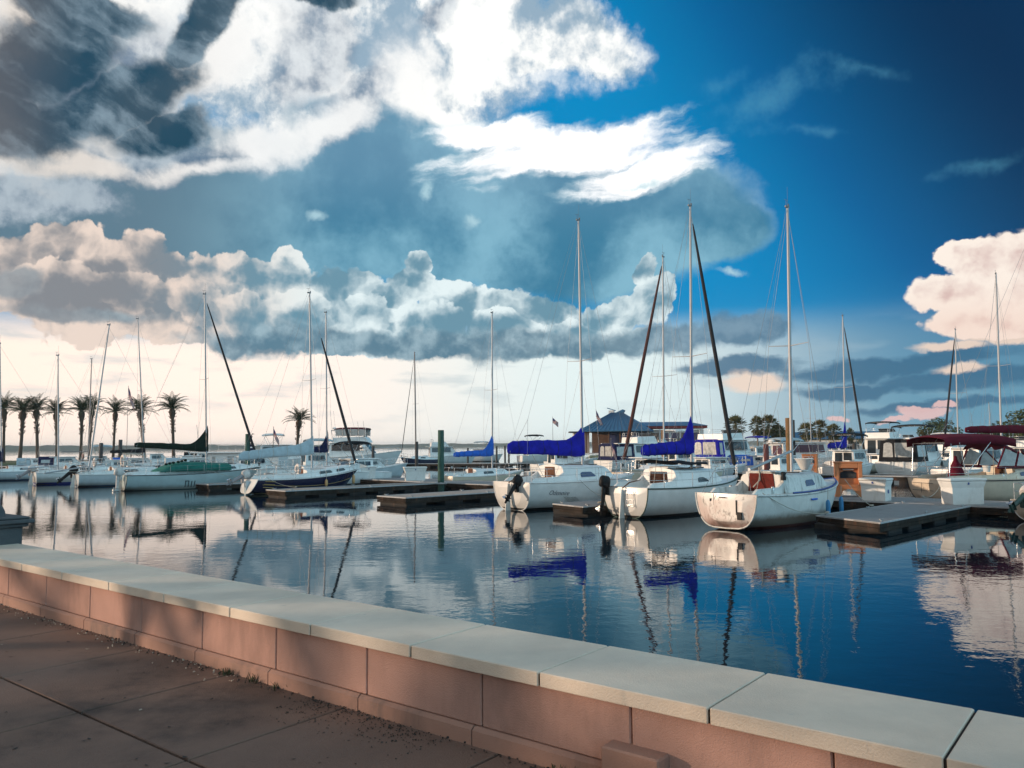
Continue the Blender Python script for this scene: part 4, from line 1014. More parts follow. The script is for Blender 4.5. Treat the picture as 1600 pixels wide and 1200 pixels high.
for xx, lab in ((4.4, 'small orange fender hanging against the navy hull'), (6.9, 'taller orange fender hanging against the navy hull nearer its bow')):
    p = HG.sheer(xx / HG.L, -1, -.14); fender(bG.matrix_basis @ Vector((p.x, p.y, .62 if xx < 5 else .75)), 0, 'fender_orange', lab, .10, .5 if xx > 5 else .36, .5, 'fenders')
life_ring(bG.matrix_basis @ Vector((2.6, -1.15, 1.55)), rad(90 - hG), 'white horseshoe life ring on the side rail of the navy blue boat', .26)
# motor and rudder hung off its stern
outboard(bG, (-.25, .62, .95), 1.25, rad(64), 'motor_white', 'motor_grey')
t = MB(); t.loft([[Vector((x - .25, y, z)) for x, y in ((-.14, -.14), (.14, -.14), (.14, .14), (-.14, .14))] for z, _ in ((-.2, 0), (.2, 0), (.75, 0), (.85, 0))], True, True); t.build('stern_step', 'pale_canvas', bG)

# teal-covered boat
sI = gp(190, 767); hI = 49
bI, HI = boat_px(sI, hI, 408, 323, 461, 'pale teal sailboat under a teal cover with black sail bundle and white outboard', 1.75,
    Hk=dict(B=3.1, tw=.78, fa=1.12, ff=1.45, depth=.45, tz=.02, full=.42, rake=1.6), hull='hull_teal', rail='dark_trim', deckm='gelcoat',
    cab=(3.3, 9.6), ch=.50, cabw=.62, win=((.58, .74),), boom=5.0, boom_h=1.10, boom_drop=-.42, cover='green_canvas', cover_h=.50, cover_peak=1.5, furl='furl_black', furl_r=.10, furl_len=.965, spreader=(.50, .9), stanchions=5, hatch='teak',
    motor=dict(pos=(-.16, -.55, 1.0), sc=1.35, tilt=rad(4), cowl='motor_white', leg='motor_white'), top_px=322)
t = MB(); secs = []
for i in range(11):
    f = i / 10; x = 2.2 + 5.2 * f; hh = 1.75 + .14 * math.sin(math.pi * min(1, f * 1.2)) - (.45 * (1 - f / .2) if f < .2 else 0)
    w = HI.hb(x / HI.L) - .18
    secs.append([Vector((x, w, 1.28)), Vector((x, w * .94, 1.28 + (hh - 1.28) * .75)), Vector((x, w * .55, hh - .02)), Vector((x, 0, hh + .06)), Vector((x, -w * .55, hh - .02)), Vector((x, -w * .94, 1.28 + (hh - 1.28) * .75)), Vector((x, -w, 1.28))])
t.loft(secs, True, True, True); t.build('cockpit_cover', 'teal_canvas', bI)
t = MB()
for k in range(6): t.lathe([(.0, 0), (.10, .04), (.13, .1), (.08, .16), (0, .18)], 8, (2.6 + .28 * k, -1.15 + .1 * (k % 3), 1.72 + .05 * k))
t.build('green_bundle', 'green_canvas', bI)
t = MB()
for k in range(4): 
    a, b = HI.pt((3.9 + .22 * k) / HI.L, rad(22), -1, .012), HI.pt((3.9 + .22 * k) / HI.L, rad(40), -1, .012); t.tube([a, b], .03, 4)
t.tube([HI.pt(3.85 / HI.L, rad(22), -1, .012), HI.pt(4.15 / HI.L, rad(22), -1, .012)], .03, 4); t.build('hull_numbers', 'dark_trim', bI)
life_ring(bI.matrix_basis @ Vector((.1, .2, 2.05)), rad(90 - hI), 'white horseshoe life ring on the stern rail of the teal-covered boat', .40)

# the left-hand cluster
sJ1 = gp(118, 761); hJ = 49
bJ1, HJ1 = boat_px(sJ1, hJ, 262, 139, 506, 'small pale sailboat with a tall mast leaning right and a black outboard', 1.6, L=8.2,
    Hk=dict(B=2.7, tw=.78, fa=1.0, ff=1.3, full=.46, trake=.05), hull='hull_pale', cab=(2.5, 6.3), ch=.48, win=((.2, .5),), boom=3.0, boom_h=.6, boom_drop=.45, rakeang=-3.7, spreader=(.5, .8), hatch='teak', motor=dict(pos=(-.14, .55, .95), sc=1.35, tilt=rad(48)), stanchions=3, top_px=162)
sJ2 = gp(52, 757)
bJ2, HJ2 = boat_px(sJ2, hJ, 190, 92, 556, 'blue-footed white sailboat with red and white life ring at the far left', 1.6, L=7.8,
    Hk=dict(B=2.7, tw=.80, fa=1.02, ff=1.3, full=.44, trake=.12), hull='hull_bluefoot', cab=(2.4, 6.0), ch=.48, win=((.25, .55),), boom=2.6, boom_h=.55, boom_drop=.2, rakeang=.4, spreader=False, motor=dict(pos=(-.14, .5, .95), sc=1.3, tilt=rad(55), cowl='motor_white', leg='motor_grey'), stanchions=3, top_px=93)
life_ring(bJ2.matrix_basis @ Vector((4.4, -1.1, 1.75)), rad(90 - hJ), 'red and white life ring on the side of the blue-footed boat', .32, False)
sJ3 = gp(-40, 752)
bJ3, HJ3 = boat_px(sJ3, hJ, 120, 4, 538, 'low blue-shaded sailboat with navy sail cover cut by the left picture edge', 1.6, L=8.6,
    Hk=dict(B=2.7, fa=.9, ff=1.2), hull='hull_pale', cab=(2.6, 6.2), ch=.45, win=((.25, .6),), boom=3.4, boom_h=1.0, cover='navy_canvas', cover_h=.5, cover_peak=.9, rakeang=-.2, stanchions=3, top_px=4)

def far_boat(px, Y, head, mast_px, ytop, label, L=8.5, top_px=None, k0=.58, **k):
    """a moored boat further out: its mast stands in picture column mast_px, Y metres ahead"""
    m = at(mast_px, 700, Y); m.z = 0
    st = fwd(m, head, -L * k0)
    kk = dict(cab=(L * .30, L * .76), ch=.48, win=((.2, .5),), spreader=(.5, .8), stanchions=2, rudder=False, detail=False)
    kk.update(k)
    if top_px: kk['rakeang'] = lean(m, head, top_px, ytop)
    Hk = dict(fa=.95, ff=1.3, rake=1.1); Hk.update(kk.pop('Hk', {})); B = Hk.pop('B', L * .31)
    return sailboat(st, head, label, H=Hull(L, B, **Hk), xm=L * k0, mast_top=at(mast_px, ytop, Y).z, **kk)
far_boat(228, 84, 49, 226, 500, 'white sailboat far left with a plain dark mast beside the tree row', 8.5, rakeang=1.5, boom=3.2, cover='black_canvas', cover_h=.4, cover_peak=.3, top_px=220)
far_boat(138, 96, 49, 138, 561, 'distant sailboat with a short dark mast left of the leaning one', 8, rakeang=-1.2, mast_r=.07, mast_m='aluminium_dark', boom=2.8, top_px=143)
far_boat(511, 66, 49, 511, 489, 'white sailboat with small upright navy sail bag behind the navy hull', 8.5, boom=2.4, cover='navy_canvas', cover_h=.55, cover_peak=1.3, rakeang=-.3, top_px=510)
far_boat(651, 122, 225, 650, 551, 'dark hulled sailboat with a lone black mast on the open water', 7.0, hull='hull_navy', mast_m='aluminium_dark', boom=2.2, mast_r=.11, rakeang=.2, furl='furl_black', furl_r=.05, top_px=648)
far_boat(770, 62.5, 49, 769, 489, 'white sailboat with light and royal blue sail cover beside the open water', 7.6, boom=3.6, boom_h=1.05, cover='mid_blue_canvas', cover_h=.5, cover_peak=1.25, rakeang=.2, hull='hull_cream', Hk=dict(fa=.75, ff=1.0), top_px=769)
far_boat(1037, 52, 224, 1037, 400, 'white sailboat moored bow-on with a slanting reddish brown furled sail', 10.0, furl='furl_brown', furl_r=.11, furl_len=.97, boom=3.6, cover='pale_canvas', cover_h=.35, cover_peak=.3, hull='hull_cream', rakeang=.4, spreader=(.42, .95), k0=.54, detail=True, Hk=dict(B=3.1, fa=1.15, ff=1.55), top_px=1037)
far_boat(1320, 70, 46, 1321, 493, 'white sailboat with an upright blue sail bag on the right', 9.5, boom=3.3, cover='royal_canvas', cover_h=.6, cover_peak=1.7, furl='furl_black', furl_r=.10, rakeang=-.4, k0=.55, top_px=1319)
far_boat(1497, 76, 228, 1497, 514, 'sailboat with a pale mast and dark slanting furled sail behind the burgundy cover', 9.5, furl='furl_black', furl_r=.10, boom=3.2, rakeang=.1, top_px=1497)
far_boat(1565, 66, 49, 1565, 426, 'sailboat with the tall pale mast at the far right', 10, boom=3.6, mast_r=.085, rakeang=.2, spreader=(.5, .9), top_px=1562)
far_boat(1549, 120, 49, 1549, 630, 'distant sailboat with a short grey mast in front of the right-hand trees', 7, boom=2.4)
far_boat(1268, 120, 49, 1268, 600, 'distant sailboat with a thin mast over the right-hand palms', 8, boom=2.6)

# ------------------------------------------------------------------ burgundy-covered yacht on the right
sM = gp(1452, 788) + Vector((.3, .9, 0)); hM = 80
bM, HM = sailboat(sM, hM, 'large cream sailboat with burgundy bimini, spray hood and helm cover', H=Hull(10.6, 3.3, tw=.80, fa=1.18, ff=1.5, depth=.5, tz=.12, full=.44, rake=1.4, trake=.10, tround=.04), hull='hull_cream', rail='dark_trim', deckm='cream', cabm='cream',
    cab=(4.2, 9.0), ch=.55, cabw=.66, win=((.05, .30, .3, .75, .2), (.36, .6, .3, .75, .2)), winm='blue_glass', xm=7.6, mast_h=13.2, boom=5.1, boom_h=1.65, boom_drop=-.1, cover='burgundy_canvas', cover_h=.46, cover_peak=1.0, hatch='teak', stanchions=4, rudder=False, spreader=(.5, 1.0))
canopy(bM, .1, 4.0, 1.38, 3.12, 'burgundy_canvas', .26, .36, 'bimini', [((.3, 1.3), (.45, 2.9)), ((1.2, 1.4), (2.6, 2.95)), ((1.2, 1.4), (.9, 2.95))])
t = MB(); secs = []
for x, w, z in ((3.05, 1.25, 2.96), (3.6, 1.24, 3.12), (4.3, 1.18, 2.80), (5.3, 1.02, 1.86)):
    secs.append([Vector((x, w * math.cos(rad(a)), 1.75 + (z - 1.75) * math.sin(rad(a)) ** .55)) for a in range(0, 181, 15)])
top = [[p for p in q if p.z > 1.75 + (q[6].z - 1.75) * .62] for q in secs]
nmin = min(len(q) for q in top); top = [q[(len(q) - nmin) // 2:(len(q) - nmin) // 2 + nmin] for q in top[:3]]
t.loft(top + [[p - Vector((0, 0, .03)) for p in q] for q in reversed(top)], False, False, True); t.build('spray_hood', 'burgundy_canvas', bM)
for sd in (1, -1):
    t = MB(); t.prism([(3.1, sd * 1.22, 1.80), (3.95, sd * 1.22, 1.80), (4.2, sd * 1.18, 2.36), (3.55, sd * 1.2, 2.62)], (0, sd * .012, 0)); t.prism([(4.08, sd * 1.2, 1.80), (5.1, sd * 1.06, 1.80), (4.45, sd * 1.13, 2.42), (4.3, sd * 1.16, 2.40)], (0, sd * .012, 0)); t.build('hood_window', 'clear_vinyl', bM)
    t = MB(); t.tube([(3.02, sd * 1.24, 1.72), (3.5, sd * 1.23, 2.72)], .05, 4); t.tube([(4.02, sd * 1.22, 1.72), (4.28, sd * 1.19, 2.48)], .06, 4); t.tube([(5.2, sd * 1.06, 1.74), (4.4, sd * 1.16, 2.58)], .04, 4); t.tube([(3.0, sd * 1.24, 1.72), (5.2, sd * 1.06, 1.72)], .07, 4); t.build('hood_seam', 'burgundy_canvas', bM)
t = MB(); t.loft([[Vector((1.75 + w * math.cos(rad(a)), w * .8 * math.sin(rad(a)), z)) for a in range(0, 360, 30)] for z, w in ((1.15, .42), (1.5, .38), (1.9, .20), (2.1, .09), (2.28, .06))], True, True, True); t.build('helm_cover', 'burgundy_canvas', bM)
t = MB(); t.lathe([(.15, 0), (.19, .3), (.2, .32)], 12, (2.75, -.85, 1.5)); t.build('bucket', 'box_white', bM)
t = MB()
for z in (.98, .62): t.box((-.13, 0, z), (.012, 1.5, .018))
t.box((-.13, .1, .75), (.012, .018, .5)); t.build('swim_step_outline', 'dark_trim', bM)
# motor of the boat outside the frame on the right
sR = gp(1622, 816)
bR, HR = sailboat(sR, 62, 'boat cut by the right picture edge with a raised green and white outboard', H=Hull(8, 2.6, fa=.8, ff=1.1), hull='hull_cream', boom=3, motor=dict(pos=(-.14, .35, .75), sc=1.25, tilt=rad(62), cowl='motor_white', leg='green_trim'))

# ------------------------------------------------------------------ motor yachts and houseboat
def MH_(px, Y, head, label, L=9.0, B=3.2, aft=0.0, **k):          # the middle of the stern stands in column px, Y metres ahead
    p = at(px, 700, Y); p.z = 0
    return motorboat(p, head, label, L, B, **k)
def yacht(px, Y, head, label, L, B, hull='hull_white', fa=1.1, ff=1.7, roof='gelcoat', winm='smoked_glass', cabin=None, ch=1.25, fly=None, bimini=None, arch=False, hardtop=None, canvas=None, winrow=True, deckm='gelcoat', platform=True, split=4):
    """cabin = (x0, x1) along the deck; fly = (x0, x1) of the upper helm; bimini, canvas = material over the fly bridge / round the cockpit"""
    H = Hull(L, B, tw=.90, fa=fa, ff=ff, depth=.5, tz=-.15, um=.35, full=.34, rake=L * .13, sag=.02, bowpow=2.4, flare=.32)
    r, H = MH_(px, Y, head, label, L, B, H=H, hull=hull, deckm=deckm, platform=platform)
    x0, x1 = cabin or (L * .22, L * .66); zb = fa + .02; zt = zb + ch + .25
    prof = [(x0, zb), (x1 + ch * .9, zb + .15), (x1 + ch * .75, zb + .40), (x1, zt), (x0 + .05, zt)]
    mb, w = house(prof, B * .40, B * .35, zb, zt, .30, x0 + (x1 - x0) * .6); co = mb.build('cabin', 'gelcoat', r)
    if winrow:
        n = split; a, b = x0 + .25, x1 - .05; dw = (b - a) / n
        side_windows(w, [rect(a + dw * i + .04, a + dw * (i + 1) - .04, zt - ch * .62, zt - .16, .10 if i == n - 1 else .0) for i in range(n)], winm, co)
        stern_windows(x0, [[(-B * .30, zt - ch * .75), (-B * .03, zt - ch * .75), (-B * .03, zt - .15), (-B * .28, zt - .15)], [(B * .03, zb + .1), (B * .28, zb + .1), (B * .26, zt - .15), (B * .03, zt - .15)]], winm, co)
        fw = MB(); c0, c1 = Vector((x1 + ch * .70, 0, zb + .48)), Vector((x1 + .06, 0, zt - .08)); dx = Vector((.018, 0, .018)); ya, yb = w(c0.x, c0.z) * .92, w(c1.x, c1.z) * .92
        fw.prism([c0 + Vector((0, -ya, 0)) + dx * .2, c0 + Vector((0, ya, 0)) + dx * .2, c1 + Vector((0, yb, 0)) + dx * .2, c1 + Vector((0, -yb, 0)) + dx * .2], dx); fw.build('windshield', winm, co)
    rf = MB(); rf.rbox(((x0 + x1) / 2 - .15, 0, zt + .04), (x1 - x0 + .7, B * .80, .08), .03); rf.build('roof', roof, r)
    ztop = zt + .08
    if fly:
        f0, f1 = fly; z1 = ztop + .75
        mb, w2 = house([(f0, ztop), (f1, ztop), (f1 - .55, z1), (f0 + .05, z1 - .12)], B * .38, B * .36, ztop, z1, .25, f0 + (f1 - f0) * .5); fo = mb.build('flybridge', 'gelcoat', r)
        t = MB(); t.prism([(f1 - .65, -B * .25, z1 - .02), (f1 - .65, B * .25, z1 - .02), (f1 - 1.0, B * .24, z1 + .36), (f1 - 1.0, -B * .24, z1 + .36)], (-.02, 0, .0)); t.build('windscreen', winm, fo)
        rail(fo, [(f0 + .3, B * .34, z1 - .12), (f0 + .05, B * .32, z1 - .12), (f0 + .05, -B * .32, z1 - .12), (f0 + .3, -B * .34, z1 - .12)], .45)
        if bimini: canopy(r, f0 + .2, f1 - .3, B * .36, z1 + 1.05, bimini, .16, .14, 'bimini', [((f0 + .5, z1 - .1), (f0 + .3, z1 + 1.05)), ((f0 + 1.0, z1 - .1), (f1 - .5, z1 + 1.05))])
        ztop = z1
    elif bimini:
        canopy(r, x0 + .2, x0 + 2.6, B * .38, ztop + 1.2, bimini, .18, .14, 'bimini', [((x0 + .9, ztop), (x0 + .3, ztop + 1.2)), ((x0 + 1.1, ztop), (x0 + 2.4, ztop + 1.2))])
    if arch:
        t = MB(); t.tube([(x0 + .6, B * .38, zt), (x0 + .2, B * .34, ztop + .8), (x0 + .2, -B * .34, ztop + .8), (x0 + .6, -B * .38, zt)], .06, 6); ao = t.build('radar_arch', 'gelcoat', r)
        t = MB(); t.lathe([(.03, 0), (.05, .2), (.28, .22), (.30, .32), (.2, .42), (0, .44)], 12, (x0 + .2, 0, ztop + .8)); t.build('radar_dome', 'gelcoat', ao)
        for y in (-.9, .7):
            t = MB(); t.tube([(x0 + .2, y, ztop + .8), (x0 - .1, y * 1.05, ztop + 3.4)], .014, 4); t.build('antenna', 'wire', ao)
    if hardtop:
        t = MB(); t.rbox((x0 - .9, 0, zt + .08), (2.6, B * .84, .09), .03); ho = t.build('hardtop', hardtop, r)
        for sx in (-2.0, -.1):
            t = MB(); [t.tube([(x0 + sx, sd * B * .39, fa), (x0 + sx, sd * B * .39, zt + .05)], .025, 5) for sd in (1, -1)]; t.build('post', 'steel', ho)
    if canvas:
        t = MB(); t.loft([[Vector((x, y, z)) for y, z in ((B * .42, fa + .05), (B * .36, zt - .05), (B * .2, zt + .12), (-B * .2, zt + .12), (-B * .36, zt - .05), (-B * .42, fa + .05))] for x in (.45, 1.2, x0 - .03)], True, True); ca = t.build('cockpit_enclosure', canvas, r)
        stern_windows(.45, [[(B * .10, fa + .42), (B * .32, fa + .42), (B * .29, zt - .28), (B * .24, zt - .18), (B * .16, zt - .18), (B * .11, zt - .30)], [(-B * .33, fa + .42), (B * .06, fa + .42), (B * .06, zt - .20), (-B * .30, zt - .20)]], 'clear_vinyl', ca)
        for sd in (1, -1):
            t = MB(); t.prism([(.7, sd * (B * .405 + .005), fa + .45), (x0 - .4, sd * (B * .405 + .005), fa + .45), (x0 - .4, sd * (B * .375 + .005), zt - .25), (.75, sd * (B * .375 + .005), zt - .25)], (0, sd * .01, 0)); t.build('window', 'clear_vinyl', ca)
    return r, H, zt, ztop

mat('dark_curtain', (0.085, 0.022, 0.035), 0.35, var=0.3)
# trawler with the burgundy fly-bridge top
rP, HP, zP, _ = yacht(505, 104, 92, 'large white trawler yacht with burgundy flybridge top and dark square windows', 10.2, 4.2, fa=1.6, ff=2.4, cabin=(1.2, 5.6), ch=1.5, fly=(1.6, 6.2), bimini='burgundy_canvas', arch=True, split=3)
t = MB()
for x in (1.6, 3.0, 4.6): t.rbox((x, -2.02, 1.15), (.8, .05, .28), .02)
t.build('hull_port', 'smoked_glass', rP)
t = MB()
for x in (1.9, 2.9, 3.9, 4.9, 5.8):
    for sd in (1, -1): t.tube([(x, sd * 1.5, zP + .8), (x, sd * 1.5, zP + 1.95)], .025, 5)
t.build('flybridge_posts', 'steel', rP)
for x in (2.0, 3.0, 4.0, 5.0):
    for sd in (1, -1): t = MB(); t.prism([(x, sd * 1.5, zP + .95), (x + .8, sd * 1.5, zP + .95), (x + .8, sd * 1.5, zP + 1.8), (x, sd * 1.5, zP + 1.8)], (0, sd * .01, 0)); t.build('curtain_window', 'clear_vinyl', rP)
yacht(655, 128, 78, 'white sedan cruiser with sloping foredeck behind the tall green piling', 9.4, 3.6, fa=1.2, ff=1.9, cabin=(1.6, 5.0), ch=1.3, fly=(1.8, 4.6), split=3)
yacht(812, 128, 74, 'white cruiser with an arched black canvas top above the long blue sail cover', 9.5, 3.6, fa=1.3, ff=1.8, cabin=(1.0, 6.2), ch=1.6, bimini='black_canvas', split=3)
yacht(724, 150, 100, 'small grey and white cruiser far out by the open water', 7.5, 2.8, fa=.9, ff=1.4, cabin=(2, 4.4), ch=1.1, bimini='pale_canvas', split=2)
yacht(942, 82, 60, 'white cruiser with navy cockpit curtains and a white hardtop', 9.5, 3.5, fa=1.35, ff=1.9, cabin=(3.0, 6.6), ch=1.35, fly=(3.4, 6.4), canvas='navy_canvas', hardtop='gelcoat', split=2)
rU, HU, zU, _ = yacht(1098, 88, 46, 'tall white flybridge yacht with blue curtains and a brown varnished stern', 11, 4.3, fa=1.35, ff=2.0, cabin=(1.7, 7), ch=1.7, fly=(1.5, 6.5), canvas='royal_canvas', split=3)
t = MB(); t.rbox((-.10, 0, .78), (.05, 3.3, .80), .02); t.build('transom_panel', 'mahogany', rU)
rO, HO, zO, _ = yacht(1196, 74, 84, 'white trawler with dark purple-red cabin windows behind the brown piling', 8.2, 3.4, fa=1.35, ff=2.1, cabin=(1.1, 5.2), ch=1.35, roof='gelcoat', winm='dark_curtain', split=3)
rN, HN, zN, _ = yacht(1399, 70, 46, 'white cruiser stern-on with black cockpit enclosure and clear windows', 9.5, 3.95, fa=1.25, ff=1.7, cabin=(3.0, 6.2), ch=1.6, canvas='black_canvas', bimini='black_canvas', split=2, platform=True)
t = MB()
for y in (-.65, .25): t.tube([(-.12, y, 1.30), (-.16, y, .5)], .04, 6); 
t.tube([(-.15, -.65, .5), (-.15, .25, .5)], .035, 6); t.tube([(-.15, -.65, .75), (-.15, .25, .75)], .025, 6); t.build('stern_ladder', 'gelcoat', rN)
yacht(1362, 92, 46, 'cream motor yacht with a black sun top, left of the black enclosure', 10, 3.8, hull='hull_cream', fa=1.5, ff=2.0, cabin=(1.4, 6), ch=1.6, fly=(1.6, 5.4), bimini='black_canvas', split=3)
yacht(1138, 76, 66, 'low white runabout with blue cover between the two bare masts', 6.0, 2.2, fa=.85, ff=1.15, cabin=(2.2, 3.8), ch=.65, canvas='mid_blue_canvas', split=2)
yacht(1158, 105, 60, 'distant white cruiser with a blue canopy right of the shaggy palm', 7.5, 2.8, fa=1.0, ff=1.4, cabin=(1.6, 4.2), ch=1.2, bimini='royal_canvas', split=2)
yacht(1285, 96, 60, 'distant white cruiser right of the tan stand and below the broad palms', 8.5, 3.0, fa=1.1, ff=1.6, cabin=(1.6, 5), ch=1.3, split=3)
yacht(1480, 58, 60, 'pale blue cruiser seen through the frames of the burgundy bimini', 8, 3.0, fa=1.0, ff=1.5, cabin=(2, 5), ch=1.2, split=3)
yacht(1400, 120, 50, 'distant white yacht with a dark top between the right-hand boats', 9, 3.3, fa=1.2, ff=1.8, cabin=(1.6, 5.4), ch=1.4, fly=(1.8, 5), split=3)
yacht(395, 98, 80, 'blue-shaded cruiser with a hard sun top behind the green piling', 8.5, 3.3, fa=1.4, ff=1.8, cabin=(1.0, 4.4), ch=1.5, bimini='gelcoat', split=3)
yacht(452, 112, 84, 'long low white cruiser behind the pale grey sail cover', 9, 3.2, fa=1.0, ff=1.6, cabin=(1.5, 5), ch=1.0, split=4)
yacht(255, 92, 70, 'white runabout with dark canopy behind the black sail bundle', 7, 2.5, fa=.9, ff=1.3, cabin=(2.0, 4), ch=.8, bimini='black_canvas', split=2)
yacht(170, 88, 66, 'low white motorboat with blue cover behind the leaning mast', 6.8, 2.4, fa=.85, ff=1.2, cabin=(2.0, 3.9), ch=.7, canvas='mid_blue_canvas', split=2)
yacht(55, 92, 66, 'low white motorboat with a navy top below the left palms', 7.2, 2.5, fa=.9, ff=1.2, cabin=(2, 4), ch=.8, canvas='navy_canvas', split=2)
yacht(965, 60, 66, 'small white motorboat with sunlit side behind the black outboard', 6.6, 2.4, hull='hull_cream', fa=.95, ff=1.3, cabin=(2, 3.6), ch=.7, split=2)
yacht(855, 100, 70, 'white motorboat moored just behind the end of the long blue sail cover', 7, 2.6, fa=.9, ff=1.3, cabin=(2, 4), ch=.8, split=2)
yacht(600, 112, 250, 'small dark-bottomed motorboat moored left of the lone black mast', 6.5, 2.4, hull='hull_teal', fa=.9, ff=1.2, cabin=(2, 3.6), ch=.7, split=2)

def houseboat():
    p = at(300, 700, 80); q = at(436, 700, 80); r = empty('houseboat', Vector((p.x, p.y, 0)), math.atan2(q.y - p.y, q.x - p.x), 'long flat-roofed blue-white houseboat with roof railing and a striped funnel', 'houseboat')
    L = (q - p).length
    t = MB(); t.rbox((L / 2, 1.9, .15), (L, 4.2, .7), .08); t.build('pontoon', 'hull_pale', r)
    t = MB(); t.rbox((L * .58, 1.9, 1.45), (L * .82, 3.4, 1.9), .03); w = t.build('cabin', 'gelcoat', r)
    t = MB(); t.rbox((L * .5, 1.9, 2.46), (L * 1.04, 4.1, .12), .03); ro = t.build('roof', 'gelcoat', r)
    for x0, x1 in ((.22, .27), (.40, .48), (.66, .72)):
        t = MB(); t.box((L * (x0 + x1) / 2, .185, 1.72), (L * (x1 - x0), .03, .7)); wi = t.build('window', 'dark_trim' if x0 > .5 else 'clear_vinyl', w)
        t = MB(); [t.box((L * x, .175, 1.72), (.05, .05, .8)) for x in (x0, x1)]; [t.box((L * (x0 + x1) / 2, .175, z), (L * (x1 - x0), .05, .05)) for z in (1.34, 2.1)]; t.build('frame', 'gelcoat', wi)
    t = MB(); t.box((L * .58, .185, 1.2), (.35, .03, 1.4)); t.build('door', 'smoked_glass', w)
    rail(r, [(L * f, .1, 2.52) for f in (.0, .1, .2, .3, .4, .5, .6, .7, .8)], .75, 'steel', 'roof_rail', 1, .018)
    for x in (.02, .10): t = MB(); t.tube([(L * x, .15, .5), (L * x, .15, 2.42)], .04, 6); t.build('porch_post', 'gelcoat', r)
    t = MB(); t.rbox((L * .62, 1.2, 2.95), (.62, .62, .86), .03); f = t.build('funnel', 'navy_canvas', r)
    t = MB(); t.rbox((L * .62, 1.2, 2.95), (.64, .64, .12), .01); t.build('funnel_band', 'gelcoat', f)
    # heron figure on the funnel
    b = empty('heron', r.matrix_basis @ Vector((L * .62, 1.2, 3.38)), r.rotation_euler.z, 'dark heron perched on the striped funnel of the houseboat', 'bird')
    t = MB()
    for y in (-.05, .05): t.tube([(0, y, 0), (.02, y, .22), (0, y, .38)], .014, 5)
    t.build('legs', 'dark_trim', b)
    t = MB(); t.tube([(-.34, 0, .36), (-.2, 0, .42), (0, 0, .50), (.14, 0, .58), (.20, 0, .68), (.15, 0, .78), (.17, 0, .88), (.24, 0, .93), (.32, 0, .92), (.46, 0, .90)], [.015, .07, .13, .10, .05, .04, .04, .055, .03, .006], 8); t.build('body', 'dark_trim', b)
houseboat()

# ------------------------------------------------------------------ far shore, spit of land, building
mat('far_trees', (0.045, 0.075, 0.055), 0.95, var=0.35, vscale=0.02)
mat('soil', (0.12, 0.10, 0.07), 0.95, var=0.3, vscale=0.5, bump=0.3, bscale=3)
mat('grass', (0.06, 0.09, 0.03), 0.95, var=0.35, vscale=0.6, bump=0.4, bscale=8)
def far_shore():
    mb = MB(); n = 420; secs = []
    for i in range(n + 1):
        a = rad(-70 + 140 * i / n); R_ = 1900 + 250 * math.sin(2.3 * a + 1)
        h = 7.5 + 4.5 * mnoise.noise(Vector((a * 9, 0, 3))) + 2.5 * mnoise.noise(Vector((a * 60, 1, 7))) + 1.4 * mnoise.noise(Vector((a * 190, 4, 1)))
        h = max(2.5, h * (1.0 + .5 * max(0, -math.degrees(a) - 18) / 40))
        d = Vector((math.sin(a), math.cos(a), 0))
        secs.append([d * R_ + Vector((0, 0, -1)), d * (R_ + 4) + Vector((0, 0, h * .7)), d * (R_ + 14) + Vector((0, 0, h)), d * (R_ + 90) + Vector((0, 0, h * .9)), d * (R_ + 120) + Vector((0, 0, -1))])
    mb.loft(secs, False, False, True); tag(mb.build('far_shore', 'far_trees'), kind='structure')
far_shore()
def spit():
    """the low tongue of land the date palms stand on, and the quay by the restaurant"""
    for name, pts, z in (('palm_spit', ((-120, 128), (-92, 118), (-66, 128), (-52, 142), (-56, 152), (-100, 156), (-140, 150)), .75), ('restaurant_quay', ((16, 168), (40, 150), (70, 152), (120, 130), (200, 120), (260, 170), (120, 240), (40, 205)), .9)):
        mb = MB(); n = len(pts); c = Vector((sum(p[0] for p in pts) / n, sum(p[1] for p in pts) / n, 0))
        fine = []
        for i in range(n):
            a, b = Vector(pts[i] + (0,)), Vector(pts[(i + 1) % n] + (0,))
            for k in range(8):
                p = a + (b - a) * k / 8; fine.append(p + Vector((mnoise.noise(p * .13), mnoise.noise(p * .13 + Vector((5, 5, 5))), 0)) * 1.6)
        out = [c + (p - c) * 1.03 + Vector((0, 0, -1)) for p in fine]; e = [p + Vector((0, 0, z * .8)) for p in fine]; i_ = [c + (p - c) * .95 + Vector((0, 0, z)) for p in fine]
        mb.loft([out, e, i_], True, True); tag(mb.build(name, 'grass'), kind='structure')
spit()
mat('roof_teal', (0.035, 0.14, 0.27), 0.45, 0.2, var=0.15, vscale=0.6, bump=0.1)
mat('roof_seam', (0.03, 0.10, 0.20), 0.5, 0.2)
mat('timber_wall', (0.12, 0.06, 0.035), 0.7, var=0.3, vscale=2)
mat('navy_wall', (0.02, 0.03, 0.10), 0.7, var=0.3)
mat('white_wall', (0.72, 0.70, 0.68), 0.7, var=0.08)
mat('red_fascia', (0.26, 0.02, 0.02), 0.6, var=0.2)
